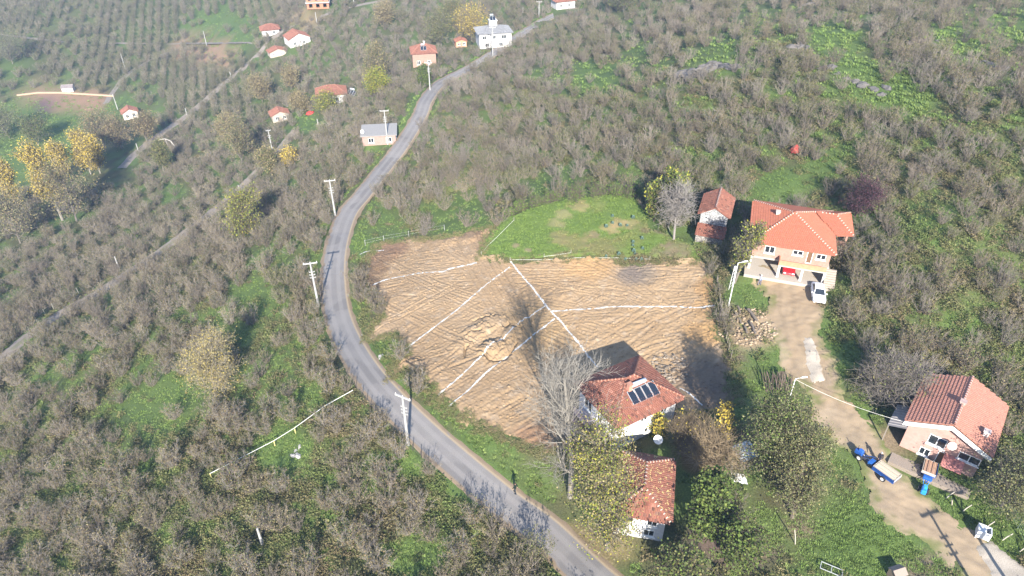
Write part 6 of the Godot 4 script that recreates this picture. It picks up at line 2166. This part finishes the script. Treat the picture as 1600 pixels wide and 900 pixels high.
func walking_tractor(label: String, where: Vector3, heading: Vector3, bright: bool):        # nose along -z
	var t := thing("walking_tractor", label, "tractor", where, atan2(-heading.x, -heading.z), "blue walking tractors")
	var tone := BLUE if not bright else Color(0.02, 0.22, 0.58)
	for x in [-0.42, 0.42]: wheel(t, Vector3(x, 0.36, -0.15), 0.36, 0.2, Color(0.03, 0.03, 0.03), Color(0.62, 0.62, 0.6))
	var s := Soup.new()
	s.tone = tone
	s.bevel(Vector3(-0.26, 0.5, -0.95), Vector3(0.26, 1.0, -0.05), 0.07)
	part("engine_cover", s.mesh(), M.paint, t)
	s = Soup.new()
	s.tone = tone * 1.3
	s.bevel(Vector3(-0.2, 1.0, -0.6), Vector3(0.2, 1.22, -0.1), 0.05)
	part("fuel_tank", s.mesh(), M.paint, t)
	s = Soup.new()
	s.tone = Color(0.05, 0.05, 0.055)
	s.tube(Vector3(-0.5, 0.36, -0.15), Vector3(0.5, 0.36, -0.15), 0.08, 0.08, 6)
	s.bevel(Vector3(-0.16, 0.3, -0.7), Vector3(0.16, 0.52, 0.45), 0.04)
	part("gearbox", s.mesh(), M.metal, t)
	for x in [-0.3, 0.3]:
		s = Soup.new()
		s.tone = tone
		s.chain([Vector3(x * 0.4, 0.6, 0.1), Vector3(x, 0.95, 0.7), Vector3(x * 1.2, 1.05, 1.15)], [0.03, 0.028, 0.03], 6)
		part("handlebar", s.mesh(), M.paint, t)
	s = Soup.new()
	s.tone = Color(0.07, 0.07, 0.07)
	s.tube(Vector3(0.12, 1.0, -0.8), Vector3(0.12, 1.45, -0.8), 0.035, 0.035, 6, true)
	part("exhaust", s.mesh(), M.metal, t)
	return t

func farm_trailer(label: String, where: Vector3, heading: Vector3, board_tone: Color, l := 2.5, w := 1.55):   # drawbar along -z
	var t := thing("farm_trailer", label, "trailer", where, atan2(-heading.x, -heading.z), "farm trailers")
	for x in [-w * 0.5 - 0.06, w * 0.5 + 0.06]: wheel(t, Vector3(x, 0.33, 0.15), 0.33, 0.2, Color(0.03, 0.03, 0.03), Color(0.6, 0.6, 0.58))
	var s := Soup.new()
	s.tone = BLUE
	s.box(Vector3(-w * 0.5, 0.52, -l * 0.5), Vector3(w * 0.5, 0.64, l * 0.5))
	for x in [-0.3, 0.3]: s.tube(Vector3(x, 0.5, -l * 0.5), Vector3(0, 0.45, -l * 0.5 - 1.1), 0.05, 0.05, 6)
	s.tube(Vector3(-w * 0.5, 0.33, 0.15), Vector3(w * 0.5, 0.33, 0.15), 0.05, 0.05, 6)
	part("chassis", s.mesh(), M.paint, t)
	s = Soup.new()
	s.tone = Color(0.02, 0.10, 0.34)
	s.bevel(Vector3(-0.45, 0.55, -l * 0.5 - 0.75), Vector3(0.45, 0.85, -l * 0.5 - 0.25), 0.05)
	part("driver_seat", s.mesh(), M.paint, t)
	for x in [-w * 0.5, w * 0.5 - 0.05]:
		s = Soup.new()
		s.tone = BLUE if x < 0 else Color(0.62, 0.55, 0.46)
		s.box(Vector3(x, 0.645, -l * 0.5), Vector3(x + 0.05, 1.0, l * 0.5))
		part("side_board", s.mesh(), M.timber, t)
	for z in [-l * 0.5, l * 0.5 - 0.05]:
		s = Soup.new()
		s.tone = Color(0.66, 0.60, 0.52)
		s.box(Vector3(-w * 0.5 + 0.052, 0.645, z), Vector3(w * 0.5 - 0.052, 1.0, z + 0.05))
		part("end_board", s.mesh(), M.timber, t)
	for k in 8:
		s = Soup.new()
		s.tone = board_tone * (0.75 + 0.5 * fposmod(k * 0.618 + 0.1, 1.0))
		var x := -w * 0.5 + 0.1 + k * (w - 0.2) / 8.0
		s.box(Vector3(x, 0.85 + 0.04 * (k % 3), -l * 0.46), Vector3(x + (w - 0.2) / 8.0 - 0.02, 0.93 + 0.04 * (k % 3), l * 0.47))
		part("plank", s.mesh(), M.timber, t)

# a body as one skin over tapered bones, joined smoothly and meshed as surface nets
func skin(s: Soup, bones: Array, cell: float):
	var lo := Vector3.ONE * 1e9
	var hi := -lo
	for b in bones:
		for e in [[b[0], b[2]], [b[1], b[3]]]:
			lo = lo.min(e[0] - Vector3.ONE * (e[1] + cell * 3)); hi = hi.max(e[0] + Vector3.ONE * (e[1] + cell * 3))
	var n := Vector3i(((hi - lo) / cell).ceil()) + Vector3i.ONE
	var f := PackedFloat32Array()
	f.resize(n.x * n.y * n.z)
	f.fill(9.0)
	var owner_ := PackedByteArray()
	owner_.resize(f.size())
	var best := PackedFloat32Array()
	best.resize(f.size())
	best.fill(9.0)
	for bi in bones.size():
		var b: Array = bones[bi]
		var a: Vector3 = b[0]
		var d: Vector3 = b[1] - b[0]
		var r := maxf(b[2], b[3]) + 0.12
		var l := ((a.min(b[1]) - Vector3.ONE * r - lo) / cell).floor().max(Vector3.ZERO)
		var h := ((a.max(b[1]) + Vector3.ONE * r - lo) / cell).ceil().min(Vector3(n - Vector3i.ONE))
		for z in range(int(l.z), int(h.z) + 1):
			for y in range(int(l.y), int(h.y) + 1):
				for x in range(int(l.x), int(h.x) + 1):
					var p := lo + Vector3(x, y, z) * cell
					var t := clampf((p - a).dot(d) / maxf(d.length_squared(), 1e-6), 0, 1)
					var q := (p - a - d * t)
					q.z *= b[5]
					var v: float = q.length() - lerpf(b[2], b[3], t)
					var k := (z * n.y + y) * n.x + x
					if v < best[k]:
						best[k] = v
						owner_[k] = bi
					var m := clampf(0.5 + 0.5 * (f[k] - v) / 0.05, 0, 1)
					f[k] = lerpf(f[k], v, m) - 0.05 * m * (1.0 - m)
	var id := {}
	var pts := PackedVector3Array()
	var tones := []
	for z in n.z - 1:
		for y in n.y - 1:
			for x in n.x - 1:
				var k := (z * n.y + y) * n.x + x
				var c := [f[k], f[k + 1], f[k + n.x], f[k + n.x + 1], f[k + n.x * n.y], f[k + n.x * n.y + 1], f[k + n.x * n.y + n.x], f[k + n.x * n.y + n.x + 1]]
				var neg := 0
				for v in c:
					if v < 0: neg += 1
				if neg == 0 or neg == 8: continue
				var sum := Vector3.ZERO
				var cnt := 0
				for e in [[0, 1], [2, 3], [4, 5], [6, 7], [0, 2], [1, 3], [4, 6], [5, 7], [0, 4], [1, 5], [2, 6], [3, 7]]:
					if (c[e[0]] < 0) != (c[e[1]] < 0):
						var t: float = c[e[0]] / (c[e[0]] - c[e[1]])
						var p0 := Vector3(e[0] & 1, (e[0] >> 1) & 1, e[0] >> 2)
						var p1 := Vector3(e[1] & 1, (e[1] >> 1) & 1, e[1] >> 2)
						sum += p0.lerp(p1, t)
						cnt += 1
				id[Vector3i(x, y, z)] = pts.size()
				pts.append(lo + (Vector3(x, y, z) + sum / cnt) * cell)
				tones.append(bones[owner_[k]][4])
	for c in id:
		var k: int = (c.z * n.y + c.y) * n.x + c.x
		for ax in 3:
			var step: int = [1, n.x, n.x * n.y][ax]
			if (f[k] < 0) == (f[k + step] < 0): continue
			var u := Vector3i(0, 1, 0) if ax == 0 else (Vector3i(0, 0, 1) if ax == 1 else Vector3i(1, 0, 0))
			var w := Vector3i(0, 0, 1) if ax == 0 else (Vector3i(1, 0, 0) if ax == 1 else Vector3i(0, 1, 0))
			if not (id.has(c - u) and id.has(c - w) and id.has(c - u - w)): continue
			s.tone = tones[id[c]]
			s.quad(pts[id[c]], pts[id[c - u]], pts[id[c - u - w]], pts[id[c - w]])

func person(label: String, where: Vector3, turn: float, coat: Color, trousers: Color, hat: Color, pose: String):      # faces -z, 1.72 m tall
	var t := thing("person", label, "person", where, turn)
	var skin_tone := Color(0.42, 0.26, 0.18)
	var step := 0.16 if pose == "walk" else 0.03
	var hip_ := Vector3(0, 0.92, 0)
	var bones := []
	bones.append([hip_ + Vector3(0, 0.05, 0), Vector3(0, 1.18, 0), 0.15, 0.14, coat, 1.25])
	bones.append([Vector3(0, 1.18, 0), Vector3(0, 1.38, 0), 0.165, 0.15, coat, 1.25])
	bones.append([Vector3(-0.15, 1.40, 0), Vector3(0.15, 1.40, 0), 0.085, 0.085, coat, 1.0])
	bones.append([Vector3(0, 1.42, 0), Vector3(0, 1.55, -0.01), 0.06, 0.055, skin_tone, 1.0])
	for sx in [-1.0, 1.0]:
		var fz: float = -step * sx
		bones.append([hip_ + Vector3(0.085 * sx, 0, 0), Vector3(0.10 * sx, 0.50, fz * 0.6 - 0.03), 0.10, 0.065, trousers, 1.0])
		bones.append([Vector3(0.10 * sx, 0.50, fz * 0.6 - 0.03), Vector3(0.10 * sx, 0.09, fz + 0.02), 0.065, 0.045, trousers, 1.0])
		bones.append([Vector3(0.10 * sx, 0.055, fz + 0.05), Vector3(0.115 * sx, 0.04, fz - 0.17), 0.05, 0.04, Color(0.03, 0.03, 0.03), 1.0])
		var elbow := Vector3(0.27 * sx, 1.14, -fz * 0.5 + 0.03)
		var wrist := Vector3(0.29 * sx, 0.90, -fz - 0.06)
		if pose == "reach":
			elbow = Vector3(0.25 * sx, 1.18, -0.16)
			wrist = Vector3(0.17 * sx, 1.10, -0.42)
		bones.append([Vector3(0.19 * sx, 1.39, 0), elbow, 0.065, 0.048, coat, 1.0])
		bones.append([elbow, wrist, 0.048, 0.034, coat, 1.0])
	var s := Soup.new()
	skin(s, bones, 0.036)
	# head: cranium, jaw, nose, ears on a finer grid
	var h := Vector3(0, 1.63, -0.02)
	skin(s, [[h + Vector3(0, 0.02, 0.01), h + Vector3(0, 0.03, -0.01), 0.092, 0.09, skin_tone, 0.9], [h + Vector3(0, -0.05, -0.03), h + Vector3(0, -0.085, -0.045), 0.06, 0.045, skin_tone, 1.0], [h + Vector3(0, 0.01, -0.10), h + Vector3(0, -0.025, -0.115), 0.012, 0.018, skin_tone, 1.0], [h + Vector3(-0.088, 0.0, 0.01), h + Vector3(-0.09, -0.03, 0.01), 0.018, 0.014, skin_tone, 1.0], [h + Vector3(0.088, 0.0, 0.01), h + Vector3(0.09, -0.03, 0.01), 0.018, 0.014, skin_tone, 1.0]], 0.014)
	# hands: a palm and five separate bent fingers
	for sx in [-1.0, 1.0]:
		var wr := Vector3(0.29 * sx, 0.90, step * sx - 0.06)
		var d := Vector3(0, -1, -0.15).normalized()
		if pose == "reach":
			wr = Vector3(0.17 * sx, 1.10, -0.42)
			d = Vector3(-0.2 * sx, -0.3, -1).normalized()
		var across := d.cross(Vector3(sx, 0, 0)).normalized()
		s.tone = skin_tone
		s.chain([wr, wr + d * 0.045, wr + d * 0.09], [0.03, 0.038, 0.034], 7)
		for k in 4:
			var base := wr + d * 0.085 + across * (k - 1.5) * 0.018
			var len_: float = [0.07, 0.08, 0.075, 0.06][k]
			s.chain([base, base + d * len_ * 0.5, base + d * len_ * 0.85 - Vector3(sx, 0, 0) * 0.02], [0.0095, 0.009, 0.0075], 5)
		s.chain([wr + d * 0.03 - across * 0.03, wr + d * 0.06 - across * 0.055, wr + d * 0.085 - across * 0.06], [0.012, 0.011, 0.008], 5)
	part("body", s.mesh(true), M.plain, t)
	var c := Soup.new()
	skin(c, [[h + Vector3(0, 0.06, 0.0), h + Vector3(0, 0.075, 0.01), 0.098, 0.085, hat, 0.92], [h + Vector3(-0.04, 0.055, -0.11), h + Vector3(0.04, 0.055, -0.11), 0.028, 0.028, hat, 1.0]], 0.016)
	part("cap", c.mesh(true), M.plain, t)

func build_vehicles():
	var a := gp(1278, 471)
	var b := gp(1276, 446)
	var d := (a - b)
	d.y = 0
	car("white hatchback parked in front of the orange roofed house", gp(1277, 463) + Vector3(0, 0.06, 0), d.normalized(), Color(0.78, 0.79, 0.80))
	var house := Transform3D(Basis(Vector3.UP, deg_to_rad(-17.6)), Vector3(33.26, 10.0, -84.56))
	car("red car parked in the garage under the orange roofed house", house * Vector3(5.9, 0.06, -1.6), house.basis * Vector3(0, 0, 1), Color(0.42, 0.02, 0.03))
	a = gp(1346, 718)
	b = gp(1382, 745)
	d = (a - b)
	d.y = 0
	d = d.normalized()
	walking_tractor("blue walking tractor hitched to a trailer of pale planks on the track", lifted(a), d, false)
	farm_trailer("blue trailer loaded with pale planks in the middle of the track", lifted(b), d, Color(0.72, 0.62, 0.48))
	a = gp(1441, 768)
	b = gp(1448, 744)
	d = (a - b)
	d.y = 0
	d = d.normalized()
	walking_tractor("bright blue walking tractor parked beside the pink house's terrace", lifted(a), d, true)
	farm_trailer("trailer with reddish planks parked beside the pink house's terrace", lifted(b) - d * 0.5, d, Color(0.60, 0.38, 0.26), 2.0, 1.4)

func lifted(p: Vector3) -> Vector3:
	return Vector3(p.x, ht(p.x, p.z) + 0.05, p.z)

func build_people():
	person("person in dark clothes walking along the lane's edge", lifted(gp(805, 771)), 0.9, Color(0.02, 0.035, 0.025), Color(0.03, 0.04, 0.055), Color(0.03, 0.03, 0.03), "walk")
	person("person in dark clothes and white cap standing beside the loaded trailer", lifted(gp(1371, 724)), 2.6, Color(0.03, 0.03, 0.04), Color(0.05, 0.05, 0.07), Color(0.78, 0.78, 0.76), "reach")
	person("person in grey blue clothes walking in front of the orange roofed house", lifted(gp(1186, 446)), -0.8, Color(0.28, 0.30, 0.38), Color(0.12, 0.12, 0.18), Color(0.6, 0.6, 0.62), "walk")

func build_all():
	var t0 := Time.get_ticks_msec()
	build_houses()
	build_ground()
	build_roads()
	build_plot()
	print("ground sheets ", Time.get_ticks_msec() - t0)
	build_trees()
	print("trees ", Time.get_ticks_msec() - t0)
	build_grass()
	build_undergrowth()
	build_orchards()
	print("orchards ", Time.get_ticks_msec() - t0)
	build_poles()
	build_fences()
	build_rocks()
	build_small_things()
	build_vehicles()
	build_people()

func _ready():
	var cam := Camera3D.new()
	cam.name = "camera"
	cam.position = Vector3(0, EYE, 0)
	cam.rotation.x = -TILT
	cam.fov = rad_to_deg(2.0 * atan(450.0 / FOCAL))
	cam.near = 0.5
	cam.far = 4000.0
	add_child(cam)
	cam.current = true
	var env := Environment.new()
	env.background_mode = Environment.BG_SKY
	var sky := ProceduralSkyMaterial.new()
	sky.sky_top_color = Color(0.46, 0.57, 0.74)
	sky.sky_horizon_color = Color(0.80, 0.82, 0.85)
	sky.ground_bottom_color = Color(0.35, 0.36, 0.30)
	sky.ground_horizon_color = Color(0.70, 0.75, 0.80)
	sky.sky_curve = 0.2
	env.sky = Sky.new()
	env.sky.sky_material = sky
	env.background_energy_multiplier = 0.78
	env.tonemap_mode = Environment.TONE_MAPPER_LINEAR
	env.tonemap_exposure = 2.85
	env.sdfgi_enabled = true
	env.ssao_enabled = true
	env.ssil_enabled = true
	env.fog_enabled = true
	env.fog_density = 0.00026
	env.fog_light_color = Color(0.66, 0.78, 0.95)
	var we := WorldEnvironment.new()
	we.name = "daylight"
	we.environment = env
	add_child(we)
	var sun := DirectionalLight3D.new()
	sun.name = "sun"
	sun.light_energy = 1.6
	sun.light_color = Color(1.0, 0.975, 0.935)
	sun.light_angular_distance = 0.5
	sun.shadow_enabled = true
	add_child(sun)
	sun.look_at_from_position(Vector3(0.08, 0.54, 1.0), Vector3.ZERO)

	noise_a.seed = 11; noise_a.frequency = 0.02; noise_a.fractal_octaves = 3
	noise_b.seed = 29; noise_b.frequency = 0.02; noise_b.fractal_octaves = 3
	noise_c.seed = 53; noise_c.frequency = 0.02; noise_c.fractal_octaves = 2
	make_materials()
	var t0 := Time.get_ticks_msec()
	shape_ground()
	lay_lines()
	print("ground ", Time.get_ticks_msec() - t0)
	build_all()
	print("done ", Time.get_ticks_msec() - t0)
